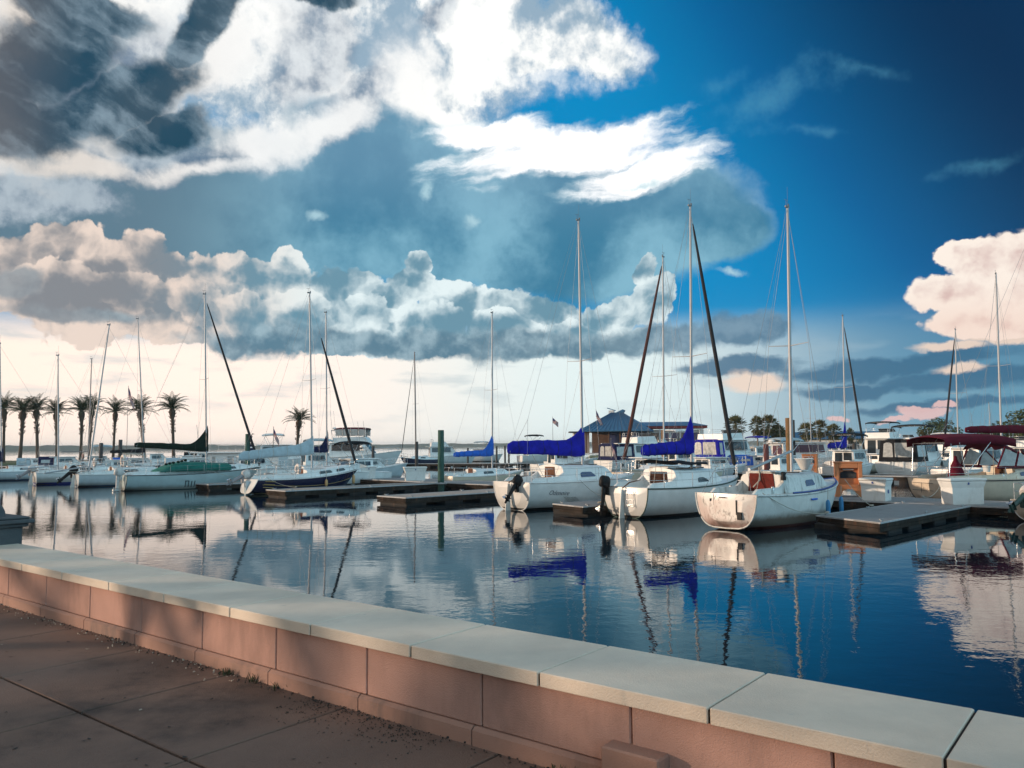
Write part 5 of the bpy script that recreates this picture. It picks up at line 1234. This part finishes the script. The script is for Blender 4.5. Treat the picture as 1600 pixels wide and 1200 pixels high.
def pavilion():
    Y = 172; p = at(966, 700, Y); yaw = rad(-16)
    r = empty('pavilion', Vector((p.x, p.y, .9)), yaw, 'lakeside pavilion with a blue hipped metal roof and a small cupola', 'building')
    W, Dp, hw, hr = 12.6, 11, 3.4, 4.3
    zt = at(966, 673, Y).z - .9; za = at(966, 645, Y).z - .9; hw, hr = zt, za - zt
    t = MB(); t.box((0, 0, .1), (W - .4, Dp - .4, .3)); t.build('floor', 'white_wall', r)
    t = MB(); t.box((W * .18, 0, hw / 2), (W * .56, Dp * .8, hw)); t.build('wall', 'navy_wall', r)
    t = MB(); t.box((-W * .26, .6, hw / 2), (W * .30, Dp * .6, hw)); t.build('timber_wall', 'timber_wall', r)
    for i in range(6): t = MB(); t.box((-W * .47 + W * .94 * i / 5, -Dp * .46, hw / 2), (.28, .28, hw)); t.build('post', 'timber_wall', r)
    t = MB(); e = .9; x, y = W / 2 + e, Dp / 2 + e; k = .16
    lo = [Vector((-x, -y, hw)), Vector((x, -y, hw)), Vector((x, y, hw)), Vector((-x, y, hw))]; up = [Vector((-x * k, -y * k, hw + hr)), Vector((x * k, -y * k, hw + hr)), Vector((x * k, y * k, hw + hr)), Vector((-x * k, y * k, hw + hr))]
    t.loft([[q - Vector((0, 0, .22)) for q in lo], lo, up], True, True); ro = t.build('roof', 'roof_teal', r)
    t = MB()
    for i in range(17):
        f = i / 16; a = lo[0].lerp(lo[1], f); b = up[0].lerp(up[1], f); t.tube([a + Vector((0, -.02, .04)), b + Vector((0, -.02, .04))], .05, 4)
        a = lo[3].lerp(lo[0], f); b = up[3].lerp(up[0], f); t.tube([a + Vector((-.02, 0, .04)), b + Vector((-.02, 0, .04))], .05, 4)
    t.build('roof_seam', 'roof_seam', ro)
    t = MB(); t.box((-1.3, 0, hw + hr + .05), (1.1, 1.2, .9)); cu_ = t.build('cupola', 'white_wall', ro)
    t = MB(); z = hw + hr + .5
    t.prism([(-2.1, -.8, z + .42), (-.5, -.8, z - .06), (-.5, -.8, z + .10), (-2.15, -.8, z + .62)], (0, 1.6, 0)); t.prism([(-.6, -.9, z - .62), (1.2, -.9, z + .20), (1.6, -.9, z - .02), (1.0, -.9, z - .9)], (0, 1.8, 0)); t.build('cupola_roof', 'roof_teal', cu_)
    # restaurant wing
    p = at(1030, 700, 178); r2 = empty('restaurant', Vector((p.x, p.y, .9)), rad(-8), 'long low restaurant with dark red roof edge, white posts and wide windows', 'building')
    z2 = at(1030, 668, 178).z - .9; W2 = 18.5
    t = MB(); t.box((0, 0, z2 * .45), (W2, 9, z2 * .9)); t.build('wall', 'white_wall', r2)
    t = MB(); t.box((0, -.2, z2 - .05), (W2 + 1.4, 10.6, .5)); t.build('fascia', 'red_fascia', r2)
    t = MB(); t.loft([[Vector((sx * (W2 / 2 + .9), sy * 5.5 - .2, z2 + .22)) for sx, sy in ((-1, -1), (1, -1), (1, 1), (-1, 1))], [Vector((sx * (W2 / 2 - 3), sy * 1.2, z2 + 1.2)) for sx, sy in ((-1, -1), (1, -1), (1, 1), (-1, 1))]], True, True); t.build('roof', 'roof_teal', r2)
    for i in range(9):
        x = -W2 / 2 + .6 + (W2 - 1.2) * i / 8
        t = MB(); t.box((x, -5.2, z2 * .46), (.24, .24, z2 * .92)); t.build('post', 'white_wall', r2)
        if i < 8: t = MB(); t.box((x + W2 / 18, -4.52, z2 * .60), (W2 / 10, .06, z2 * .36)); t.build('window', 'blue_glass' if i % 3 else 'smoked_glass', r2)
    rail(r2, [(-W2 / 2 + W2 * i / 8, -5.3, .1) for i in range(9)], 1.0, 'white_wall', 'railing', 2, .05)
    # boathouse to its left
    p = at(908, 700, 176); r3 = empty('kiosk', Vector((p.x, p.y, .9)), 0, 'small flat-roofed kiosk left of the blue-roofed pavilion', 'building')
    t = MB(); t.box((0, 0, 2.3), (3.4, 3, 4.6)); t.build('wall', 'white_wall', r3)
    t = MB(); t.box((0, 0, 4.75), (5.2, 4.2, .3)); t.build('roof', 'pile_dark', r3)
    t = MB(); t.box((-.9, -1.52, 2.1), (.9, .06, 4.0)); t.build('door', 'dark_trim', r3)
    p = at(1290, 700, 190); r4 = empty('boathouse', Vector((p.x, p.y, .9)), rad(-22), 'low pale boathouse with a teal roof at the right below the palms', 'building')
    t = MB(); t.box((0, 0, 1.5), (26, 8, 3)); t.build('wall', 'white_wall', r4)
    t = MB(); t.prism([(-13.6, -5, 2.9), (-13.6, 5, 2.9), (-13.6, 0, 4.6)], (27.2, 0, 0)); t.build('roof', 'roof_teal', r4)
    for i in range(6): t = MB(); t.box((-10 + 4 * i, -4.03, 1.5), (2.2, .06, 1.5)); t.build('window', 'smoked_glass', r4)
pavilion()

# ------------------------------------------------------------------ flags
mat('flag_red', (0.34, 0.03, 0.035), 0.8, var=0.1); mat('flag_white', (0.65, 0.62, 0.60), 0.8); mat('flag_blue', (0.02, 0.03, 0.14), 0.8)
def flag(p, zb, ztop, label, fw=1.5, fh=.9, droop=.5, lean=0.0, ang=0.0):
    e = empty('flagpole', Vector((p.x, p.y, zb)), ang, label, 'flag', 'flags')
    t = MB(); h = ztop - zb; t.tube([(0, 0, 0), (lean, 0, h)], .045, 6, .03); t.lathe([(0, 0), (.07, .06), (0, .13)], 8, (lean, 0, h)); t.build('pole', 'aluminium_dark', e)
    for nm, m, rows in (('stripe', 'flag_red', (0, 2, 4, 6)), ('field', 'flag_white', (1, 3, 5))):
        t = MB()
        for r in rows:
            for i in range(10):
                q = []
                for f, g in ((i / 10, r / 7), ((i + 1) / 10, r / 7), ((i + 1) / 10, (r + 1) / 7), (i / 10, (r + 1) / 7)):
                    q.append(Vector((lean * .98 + fw * f * (1 - .35 * droop), .12 * math.sin(7 * f + 2 * g), h - .1 - fh * g - droop * fw * f * .9)))
                t.add(q + [v + Vector((0, .012, 0)) for v in q], [(0, 1, 2, 3), (7, 6, 5, 4)])
        t.build(nm, m, e)
    t = MB()
    q = [Vector((lean * .98 + .02, -.02, h - .1)), Vector((lean * .98 + fw * .36 * (1 - .35 * droop), -.06, h - .1 - droop * fw * .3)), Vector((lean * .98 + fw * .36 * (1 - .35 * droop), -.06, h - .1 - fh * .5 - droop * fw * .3)), Vector((lean * .98 + .02, -.02, h - .1 - fh * .5))]
    t.prism(q, (0, -.02, 0)); t.build('canton', 'flag_blue', e)
def flag_px(x, y0, y1, Y, label, **k): p = at(x, 700, Y); flag(p, max(.3, at(x, y1, Y).z), at(x, y0, Y).z, label, **k)
flag_px(198, 604, 706, 122, 'striped flag hanging limp from a tall pole among the date palms', fw=1.9, fh=1.2, droop=1.5)
flag_px(864, 652, 700, 150, 'small striped flag flying above the cruiser with the arched top', fw=1.4, fh=.9, droop=.7)
flag_px(944, 640, 673, 168, 'dark red striped flag slanting over the blue pavilion roof', fw=2.6, fh=1.4, droop=1.3, lean=-1.6)
flag_px(427, 668, 700, 97, 'small drooping red striped flag behind the green piling', fw=1.2, fh=.8, droop=1.3)
flag_px(955, 686, 716, 80, 'red striped flag drooping at the stern of the cruiser with navy curtains', fw=1.3, fh=.8, droop=1.6)
flag_px(858, 690, 712, 126, 'red striped flag drooping at the stern of the arched-top cruiser', fw=1.6, fh=.9, droop=1.4)

# ------------------------------------------------------------------ palms and trees
mat('frond_dark', (0.035, 0.055, 0.022), 0.6, var=0.45, vscale=0.9, spec=0.3)
mat('frond_warm', (0.085, 0.085, 0.028), 0.6, var=0.45, vscale=0.8, spec=0.3, dirt=(0.20, 0.10, 0.035), damt=.4)
mat('palm_trunk', (0.10, 0.065, 0.045), 0.9, var=0.35, vscale=3, bump=0.5, bscale=10)
mat('palm_trunk_pale', (0.24, 0.19, 0.15), 0.9, var=0.3, vscale=3, bump=0.5, bscale=10)
mat('leaf_green', (0.05, 0.075, 0.022), 0.6, var=0.5, vscale=0.7, spec=0.3, dirt=(0.13, 0.085, 0.03), damt=.35)
mat('bark', (0.12, 0.085, 0.06), 0.9, var=0.35, bump=0.5, bscale=12)
def frond(mb, base, az_, el0, L, rnd, leaf=.55, nl=20, droop=1.0, w=.05):
    a = rad(az_); pts = []; p = Vector(base); e = rad(el0); n = 9
    for i in range(n + 1):
        pts.append(p.copy()); d = Vector((math.cos(a) * math.cos(e), math.sin(a) * math.cos(e), math.sin(e))); p = p + d * (L / n); e -= rad(9.5 * droop) * (.5 + i / n)
    side = Vector((-math.sin(a), math.cos(a), 0))
    mb.tube(pts, .035, 3, .01, False)
    for i in range(nl):
        f = .10 + .90 * i / (nl - 1); k = min(n - 1, int(f * n)); q = pts[k].lerp(pts[k + 1], f * n - k); t = (pts[k + 1] - pts[k]).normalized(); up = side.cross(t)
        ll = leaf * math.sin(math.pi * (.18 + .74 * f)) * rnd.uniform(.85, 1.1)
        for sd in (1, -1):
            d = (t * .62 + side * sd * .78 + up * .22 - Vector((0, 0, .18 * droop))).normalized(); b = q + d * ll
            m = q + d * ll * .45; ww = t * w
            mb.add([q - ww * .4, m - ww, b, m + ww], [(0, 1, 2, 3)])
def date_palm(h, seed, m='frond_dark'):
    rnd = random.Random(seed); e = empty('date_palm', (0, 0, 0))
    t = MB(); bx, by = rnd.uniform(-.25, .25), rnd.uniform(-.25, .25)
    hs = [0, .05, .3, .6, .8, .88, .94, 1.0]; rs = [.32, .22, .17, .16, .18, .34, .38, .20]
    t.tube([(bx * f * f, by * f * f, h * f) for f in hs], rs, 10)
    for i in range(60):                          # cut frond stubs up the trunk
        f = rnd.uniform(.55, .97); a = rnd.uniform(0, 6.28); r_ = .20 + (.15 if f > .84 else 0); c = Vector((bx * f * f + r_ * math.cos(a), by * f * f + r_ * math.sin(a), h * f)); t.tube([c - Vector((0, 0, .08)), c + Vector((math.cos(a) * .12, math.sin(a) * .12, .10))], .045, 4, .02)
    t.build('trunk', 'palm_trunk', e)
    c = MB(); top = Vector((bx, by, h))
    for i in range(38):
        el = 87 - 80 * (i / 37) ** 1.2
        frond(c, top + Vector((0, 0, rnd.uniform(-.15, .2))), i * 137.5 + rnd.uniform(-12, 12), el, rnd.uniform(1.8, 2.35), rnd, .42, 13, rnd.uniform(.5, 1.2), .045)
    c.build('crown', m, e)
    return e
palms = [date_palm(6.4, 3), date_palm(6.2, 8), date_palm(6.6, 12)]
spots = [(6, 132, 'date palm at the left picture edge, partly cut off'), (31, 130, 'date palm second from the left, left of a matching straight one'), (60, 131, 'date palm third from the left with an upright full crown'), (90, 133, 'date palm standing behind the short dark mast'), (126, 131, 'date palm left of the leaning mast with a person beside it'), (139, 136, 'date palm close behind the leaning mast, half hidden'), (177, 128, 'date palm between the leaning mast and the flag'), (226, 128, 'date palm behind the plain dark mast right of the flag'), (272, 127, 'date palm last in the row, standing free on the right'), (463, 126, 'lone date palm behind the pale grey sail cover')]
for i, (px, Y, lab) in enumerate(spots):
    o = palms[i] if i < 3 else copy_tree(palms[i % 3]); p = at(px, 700, Y)
    yt = 633 + (i * 37 % 7) - 3 if px != 463 else 645
    hh = at(px, yt + 8, Y).z - .6; s = hh / 6.4
    o.location = (p.x, p.y, .6 if px != 463 else .3); o.rotation_euler = (rad((i * 53 % 9) - 4), rad((i * 31 % 7) - 3), i * 1.9); k = (.88 + .04 * (i * 5 % 6)) * (1.25 if px == 463 else 1); o.scale = (s * k, s * k, s)
    tag(o, lab, 'palm tree', 'date palms on the spit')
p = at(463, 700, 126); mb = MB(); mb.lathe([(7, -1), (6.6, .2), (5, .35), (0, .4)], 20, (p.x, p.y, 0)); tag(mb.build('palm_islet', 'grass'), kind='structure')
def fan_palm(h, seed, skirt=True):
    rnd = random.Random(seed); e = empty('fan_palm', (0, 0, 0))
    t = MB(); t.tube([(.2 * math.sin(f * 2), 0, h * f) for f in (0, .2, .5, .8, 1)], [.24, .18, .15, .15, .15], 8); t.build('trunk', 'palm_trunk_pale', e)
    c = MB(); top = Vector((.2 * math.sin(2), 0, h))
    for i in range(58):
        el = rad(80 - 140 * (i / 57)); a = rad(i * 137.5 + rnd.uniform(-10, 10)); d = Vector((math.cos(a) * math.cos(el), math.sin(a) * math.cos(el), math.sin(el))); st = rnd.uniform(1.0, 1.5) * (1.0 if i < 40 else .8)
        b = top + d * st - Vector((0, 0, .12)); c.tube([top, b], .025, 3, .015, False)
        side = d.cross(Vector((0, 0, 1))).normalized(); up = side.cross(d)
        for k in range(11):
            g = rad(-75 + 15 * k); v = (d * math.cos(g) + side * math.sin(g) - Vector((0, 0, .28)) + up * .05).normalized(); L = rnd.uniform(.75, 1.0); w = (side * math.cos(g) - d * math.sin(g)) * .075
            c.add([b, b + v * L * .5 - w, b + v * L - Vector((0, 0, .1)), b + v * L * .5 + w], [(0, 1, 2, 3)])
    c.build('crown', 'frond_warm', e)
    return e
fans = [fan_palm(4.6, 5), fan_palm(4.6, 6)]
for i, (px, yt, Y, sc, lab) in enumerate(((1148, 649, 150, 1.0, 'shaggy fan palm standing alone right of the black slanting furled sail'), (1185, 649, 156, .72, 'slim small-headed fan palm left of the dense palm clump'), (1202, 648, 150, 1.0, 'broad fan palm in the clump left of the brown piling, tallest of the clump'), (1214, 662, 150, .85, 'lower fan palm on the right side of the clump left of the brown piling'), (1262, 660, 140, .95, 'fan palm right of the bare mast over the white trawler'), (1282, 656, 146, 1.05, 'bushy fan palm in the middle of the group above the tan stand'), (1302, 662, 142, .9, 'fan palm at the right of the group above the tan stand'), (1330, 668, 140, .55, 'sparse drooping palm behind the upright blue sail bag'), (1442, 672, 150, .6, 'small dark palm left of the bushes over the burgundy bimini'), (1455, 674, 150, .55, 'small dark palm beside the bushes over the burgundy bimini'))):
    o = fans[i] if i < 2 else copy_tree(fans[i % 2]); p = at(px, 700, Y); zt = at(px, yt, Y).z
    o.location = (p.x, p.y, .8); s = (zt - .8) / 6.4
    o.scale = (sc * s, sc * s, s); o.rotation_euler = (0, 0, i * 2.1)
    tag(o, lab, 'palm tree', 'fan palms by the quay')
def leafy_tree(h, R_, seed, m='leaf_green', n=2600, flat=.62, leaf=.30, name='tree'):
    rnd = random.Random(seed); e = empty(name, (0, 0, 0))
    t = MB(); t.tube([(0, 0, 0), (.1, 0, h * .2), (.15, .1, h * .42)], [.045 * h, .032 * h, .024 * h], 9); cl = []
    for k in range(11):
        a = k * 2.4 + rnd.uniform(-.3, .3); rr = R_ * rnd.uniform(.25, .72) * (0.35 if k > 8 else 1); z = h * rnd.uniform(.50, .80) + (h * .12 if k > 8 else 0)
        tip = Vector((rr * math.cos(a), rr * math.sin(a), z)); t.tube([(.12, .08, h * rnd.uniform(.25, .42)), tip * .5 + Vector((0, 0, h * .12)), tip], [.018 * h, .012 * h, .004 * h], 6); cl.append((tip, R_ * rnd.uniform(.30, .48)))
    t.build('trunk', 'bark', e)
    c = MB()
    for i in range(n):
        ce, r = cl[i % len(cl)]; v = Vector((rnd.gauss(0, 1), rnd.gauss(0, 1), rnd.gauss(0, 1))).normalized() * r * rnd.random() ** .4; v.z *= flat; p = ce + v
        d = Vector((rnd.gauss(0, 1), rnd.gauss(0, 1), rnd.gauss(0, .6))).normalized(); u = d.cross(Vector((rnd.gauss(0, 1), rnd.gauss(0, 1), rnd.gauss(0, 1)))).normalized(); s = leaf * rnd.uniform(.6, 1.3)
        c.add([p - d * s, p + u * s * .45, p + d * s, p - u * s * .45], [(0, 1, 2, 3)])
    c.build('crown', m, e)
    return e
tr = [leafy_tree(9, 6.0, 21), leafy_tree(7, 5, 22)]
for i, (px, Y, s, sz, lab) in enumerate(((1606, 120, .8, .78, 'large dark leafy tree at the far right edge'), (1640, 112, .85, .85, 'tall leafy tree cut by the right picture edge'), (1470, 150, .75, .72, 'bushy sunlit tree above the burgundy bimini'), (1560, 135, .8, .72, 'lower dark tree left of the large one at the right edge'), (1222, 175, .55, .62, 'dark round tree beside the palm clump'), (1382, 175, .5, .5, 'low far tree between the black enclosure and the blue bag'), (1345, 185, .5, .42, 'low far bush right of the blue sail bag'), (1250, 185, .55, .45, 'low far bush between the brown piling and the palms'))):
    o = tr[i] if i < 2 else copy_tree(tr[i % 2]); p = at(px, 700, Y); o.location = (p.x, p.y, .7); o.scale = (s, s, sz); o.rotation_euler = (0, 0, i * 1.3)
    tag(o, lab, 'tree', 'leafy trees behind the marina')

# ------------------------------------------------------------------ person on the spit, thatched parasol
mat('skin', (0.30, 0.17, 0.12), 0.6); mat('shirt_red', (0.22, 0.05, 0.05), 0.8); mat('trousers', (0.10, 0.09, 0.10), 0.85); mat('hair', (0.02, 0.015, 0.012), 0.8)
def person(p, yaw, label):
    e = empty('person', p, yaw, label, 'person')
    V = [(0, 0, .92), (0, 0, 1.12), (0, 0, 1.38), (0, 0, 1.50), (.01, 0, 1.62), (.01, 0, 1.72), (0, .10, .86), (.06, .11, .48), (-.02, .12, .08), (.12, .12, .03), (0, -.10, .86), (-.06, -.11, .48), (-.20, -.11, .10), (-.08, -.12, .03), (0, .20, 1.40), (.0, .25, 1.14), (.14, .24, .94), (.2, .235, .86), (0, -.20, 1.40), (-.02, -.26, 1.14), (.10, -.25, .94), (.16, -.245, .86)]
    R_ = [.15, .13, .16, .06, .10, .085, .10, .065, .045, .04, .10, .065, .045, .04, .065, .045, .035, .03, .065, .045, .035, .03]
    Ed = [(0, 1), (1, 2), (2, 3), (3, 4), (4, 5), (0, 6), (6, 7), (7, 8), (8, 9), (0, 10), (10, 11), (11, 12), (12, 13), (2, 14), (14, 15), (15, 16), (16, 17), (2, 18), (18, 19), (19, 20), (20, 21)]
    me = bpy.data.meshes.new('body'); me.from_pydata(V, Ed, []); o = bpy.data.objects.new('body', me); COL.objects.link(o); o.parent = e
    sk = o.modifiers.new('skin', 'SKIN'); 
    for v, r in zip(me.skin_vertices[0].data, R_): v.radius = (r, r)
    me.skin_vertices[0].data[0].use_root = True
    o.modifiers.new('smooth', 'SUBSURF').levels = 2; me.materials.append(MATS['skin'])
    t = MB(); t.loft([[Vector((rx * math.cos(rad(a)), ry * math.sin(rad(a)), z)) for a in range(0, 360, 30)] for z, rx, ry in ((.86, .17, .21), (1.0, .165, .20), (1.2, .165, .21), (1.40, .17, .24), (1.48, .10, .14))], True, True, True); t.build('shirt', 'shirt_red', e)
    t = MB()
    for sd, kx in ((1, .06), (-1, -.06)): t.tube([(0, sd * .10, .95), (kx, sd * .11, .48), (kx * 1.0 - .08, sd * .115, .10)], [.13, .09, .075], 9)
    t.build('trousers', 'trousers', e)
    t = MB(); t.lathe([(.10, -.02), (.115, .05), (.10, .12), (.05, .16), (0, .17)], 10, (-.01, 0, 1.65)); t.build('hair', 'hair', e)
p = at(130, 700, 121); person(Vector((p.x, p.y, .68)), 1.0, 'person in a dark red shirt walking on the spit beside a date palm')
mat('thatch', (0.42, 0.36, 0.30), 0.9, var=0.3, vscale=5, bump=0.4, bscale=20)
p = at(205, 700, 100); e = empty('parasol', Vector((p.x, p.y, .3)), 0, 'pale thatched parasol beside the taller dark piling', 'parasol')
t = MB(); t.tube([(0, 0, 0), (0, 0, 2.2)], .05, 6); t.build('pole', 'bark', e)
t = MB(); rnd = random.Random(4)
for k in range(70):
    a = k / 70 * 6.283; r_ = 1.75 * rnd.uniform(.9, 1.12); t.prism([(0, 0, 2.35), (.9 * math.cos(a - .06), .9 * math.sin(a - .06), 2.12), (r_ * math.cos(a), r_ * math.sin(a), 1.62 + rnd.uniform(-.1, .05)), (.9 * math.cos(a + .06), .9 * math.sin(a + .06), 2.12)], (0, 0, .03))
t.build('thatch', 'thatch', e)

# ------------------------------------------------------------------ unseen trees added out of view to shade the promenade
blockers = leafy_tree(9.5, 6.2, 31, n=3800, leaf=.34, flat=.75); thin = leafy_tree(9.5, 6.2, 35, n=560, leaf=.30, flat=.85)  # added off-frame: dense crowns block the sun, the sparse one filters it
for i, (x_, y_, sc, lab) in enumerate(((-16, -9, .9, 'unseen spreading oak added left of the camera to shade the promenade'), (-24, 13, 1.0, 'unseen oak added mid-row to shade the promenade'), (-33, -7, 1.1, 'unseen tall oak added inland to shade the promenade'), (-33, 15, 1.05, 'unseen oak added inland of the wall to block the sun'), (-42, 1.6, 1.2, 'unseen oak added with a thinned crown to let dappled sun through'), (-19, 5.6, .42, 'unseen narrow oak added to cast a dark band on the paving'))):
    o = blockers if i == 0 else thin if i == 4 else copy_tree(blockers); o.location = (x_, y_, PZ); o.scale = (sc, sc, sc if sc > .5 else .8); o.rotation_euler = (0, 0, i * 1.7)
    tag(o, lab, 'tree', 'oaks added out of view to shade the promenade')

# ------------------------------------------------------------------ litter along the wall
mat('dead_leaf', (0.16, 0.095, 0.05), 0.8, var=0.5, vscale=20); mat('pale_litter', (0.46, 0.38, 0.30), 0.8, var=0.4, vscale=20); mat('weed', (0.05, 0.06, 0.025), 0.8, var=0.4, vscale=15); mat('crumbs', (0.045, 0.035, 0.03), 0.9, var=0.4, vscale=20)
def litter(name, m, n, seed, size, band, s_rng, curl=.3, chunky=False):
    rnd = random.Random(seed); mb = MB()
    for i in range(n):
        t = band[1] - abs(rnd.gauss(0, 1)) * (band[1] - band[0]) if band[2] else rnd.uniform(band[0], band[1]); s = rnd.uniform(*s_rng); p = grid(t, s, PZ + .004); a = rnd.uniform(0, 6.28); L = size * rnd.uniform(.5, 1.4); w = L * rnd.uniform(.3, .6)
        d = Vector((math.cos(a), math.sin(a), 0)); u = Vector((-d.y, d.x, 0)); z = Vector((0, 0, L * curl * rnd.uniform(.2, 1)))
        if chunky: mb.loft([[p + d * L * .5 * math.cos(k * 1.57) + u * w * .6 * math.sin(k * 1.57) for k in range(4)], [p + z + d * L * .3 * math.cos(k * 1.57) + u * w * .4 * math.sin(k * 1.57) for k in range(4)]], True, True)
        else: mb.add([p - d * L + z, p - u * w, p + d * L + z * .6, p + u * w, p + Vector((0, 0, .002))], [(0, 1, 4), (1, 2, 4), (2, 3, 4), (3, 0, 4)])
    tag(mb.build(name, m), kind='stuff')
litter('dead_leaves', 'crumbs', 300, 1, .017, (1.0, 3.3, False), (-3, 16))
litter('leaf_crumbs', 'crumbs', 800, 2, .015, (3.27, 3.325, True), (-2, 17), .6, True)
litter('soil_patch', 'crumbs', 420, 12, .013, (3.15, 3.325, True), (3.1, 4.3), .4, True)
litter('pale_debris', 'pale_litter', 110, 3, .016, (3.24, 3.33, True), (5.0, 10), .7, True)
litter('pale_leaves', 'pale_litter', 60, 5, .017, (0.8, 3.3, False), (-2, 14))
def weeds():
    rnd = random.Random(9); mb = MB()
    for c in range(9):
        s = rnd.choice((5.2, 5.2, 5.35, 5.0, 2.2)) + rnd.gauss(0, .12); t = 3.33 - abs(rnd.gauss(0, .03))
        for k in range(16):
            p = grid(t + rnd.gauss(0, .02), s + rnd.gauss(0, .04), PZ); a = rnd.uniform(0, 6.28); h = rnd.uniform(.02, .055); d = Vector((math.cos(a), math.sin(a), 0)) * h * .7; u = Vector((-d.y, d.x, 0)).normalized() * .004
            mb.add([p - u, p + u, p + d + Vector((0, 0, h)) + u * .3, p + d + Vector((0, 0, h)) - u * .3], [(0, 1, 2, 3)])
    tag(mb.build('weeds', 'weed'), kind='stuff')
weeds()

# ------------------------------------------------------------------ mooring lines
def mooring(a, b, label, sag=.12, r=.014):
    a, b = Vector(a), Vector(b); e = empty('mooring_line', a, 0, label, 'rope', 'mooring lines')
    t = MB(); t.tube([(b - a) * (k / 8) - Vector((0, 0, sag * math.sin(math.pi * k / 8))) for k in range(9)], r, 5); t.build('line', 'rope', e)
    t = MB(); t.torus((b - a) + Vector((0, 0, .02)), .07, r, 'Z', 10, 4); t.torus((b - a) + Vector((.02, .01, .05)), .06, r, 'Z', 10, 4); t.build('hitch', 'rope', e)
def lp(root, x, y, z): return root.matrix_basis @ Vector((x, y, z))
mooring(lp(b2, .3, 1.1, 1.28), mg(27.0, 22.2, DZ + .06), 'mooring line from the black-motored boat to its finger dock')
mooring(lp(b3, 3.0, -1.5, 1.30), mg(29.5, 23.8, DZ + .06), 'mooring line from the lettered boat down to the finger dock')
mooring(lp(b1, 6.8, -.9, 1.55), mg(32.5, 12.9, DZ + .06), 'mooring line from the rust-stained boat to the wide grey dock')
mooring(lp(b1, .4, -1.2, 1.3), mg(28.3, 12.8, DZ + .06), 'stern line from the rust-stained boat to the near end of the wide dock', .25)
mooring(lp(bG, .5, -1.1, 1.1), mg(25.5, 45.1, DZ + .06), 'stern line from the navy blue boat to the long dark dock')
mooring(lp(bI, 5.5, -1.4, 1.3), mg(29, 56.6, DZ + .06), 'mooring line from the teal-covered boat to the low dark dock')
mooring(lp(bM, .1, -1.2, 1.2), on_dock(1440, MAIN1 - .3, DZ + .06), 'slack line from the cream yacht to the main dock', .3)

# ------------------------------------------------------------------ the crowd of boats further back
fill = (
 (20, 96, 60, 7.2, 'hull_teal', 'pale_canvas', 'pale green-hulled motorboat under the palms at the left edge'),
 (112, 100, 62, 6.6, 'hull_white', None, 'small open white motorboat between the two leftmost dark masts'),
 (205, 106, 66, 7.0, 'hull_pale', None, 'pale motorboat moored under the thatched parasol'),
 (282, 100, 70, 7.4, 'hull_white', 'black_canvas', 'white motorboat with black cover left of the houseboat porch'),
 (140, 78, 64, 6.4, 'hull_navy', None, 'dark blue runabout directly behind the leaning mast'),
 (250, 74, 62, 6.8, 'hull_white', 'pale_canvas', 'white motorboat with pale cover behind the teal-covered boat'),
 (352, 70, 60, 6.2, 'hull_white', None, 'low white motorboat between the teal-covered boat and the houseboat'),
 (440, 76, 62, 7.0, 'hull_white', None, 'white motorboat behind the cockpit of the navy blue boat'),
 (528, 72, 62, 6.6, 'hull_pale', None, 'pale motorboat between the two furled-sail bows behind the navy hull'),
 (600, 66, 225, 6.2, 'hull_white', None, 'white open boat moored behind the two dock boxes'),
 (835, 84, 66, 6.6, 'hull_white', None, 'white motorboat seen below the middle of the long blue sail cover'),
 (1010, 74, 62, 8.0, 'hull_white', None, 'white motorboat between the two slanting furled sails'),
 (1070, 66, 60, 7.0, 'hull_pale', None, 'pale motorboat just behind the upswept blue sail cover'),
 (1175, 60, 62, 6.4, 'hull_white', None, 'white motorboat behind the lowered bare boom'),
 (1222, 92, 66, 8.0, 'hull_white', 'royal_canvas', 'white cruiser with royal blue cover right of the tall brown piling'),
 (1300, 64, 48, 6.8, 'hull_white', None, 'white motorboat stern-on just behind the near tan stand'),
 (1340, 80, 52, 7.6, 'hull_cream', None, 'cream motorboat left of the black cockpit enclosure'),
 (1452, 84, 52, 8.4, 'hull_white', None, 'white cruiser right of the black cockpit enclosure'),
 (1520, 74, 50, 8.0, 'hull_white', 'navy_canvas', 'white cruiser with navy cover behind the burgundy helm cover'),
 (1580, 84, 50, 8.6, 'hull_white', None, 'white cruiser behind the burgundy spray hood at the right edge'),
)
for i, (px, Y, head, L, hull, canvas, lab) in enumerate(fill):
    yacht(px, Y, head, lab, L, L * .36, hull=hull, fa=.85 + .06 * (i % 4), ff=1.25 + .08 * (i % 3), cabin=(L * (.26 + .03 * (i % 3)), L * (.54 + .04 * (i % 2))), ch=.65 + .12 * (i % 4), canvas=canvas, fly=(L * .30, L * .56) if L >= 8 and not canvas else None, bimini=('black_canvas', 'pale_canvas', 'gelcoat')[i % 3] if i % 2 and not canvas else None, arch=(i % 5 == 3), split=2 + i % 2)

# ------------------------------------------------------------------ haze over the lake
def haze():
    m = bpy.data.materials.new('haze'); m.use_nodes = True; nt = m.node_tree; nt.nodes.clear()
    v = nt.nodes.new('ShaderNodeVolumePrincipled'); v.inputs['Density'].default_value = 0.00018; v.inputs['Color'].default_value = (0.86, 0.92, 0.95, 1); v.inputs['Anisotropy'].default_value = 0.0
    o = nt.nodes.new('ShaderNodeOutputMaterial'); nt.links.new(v.outputs[0], o.inputs['Volume'])
    MATS['haze'] = m
    mb = MB(); mb.box((0, 1990, 8.6), (12000, 4600, 25.2)); tag(mb.build('haze', m), kind='stuff')
haze()
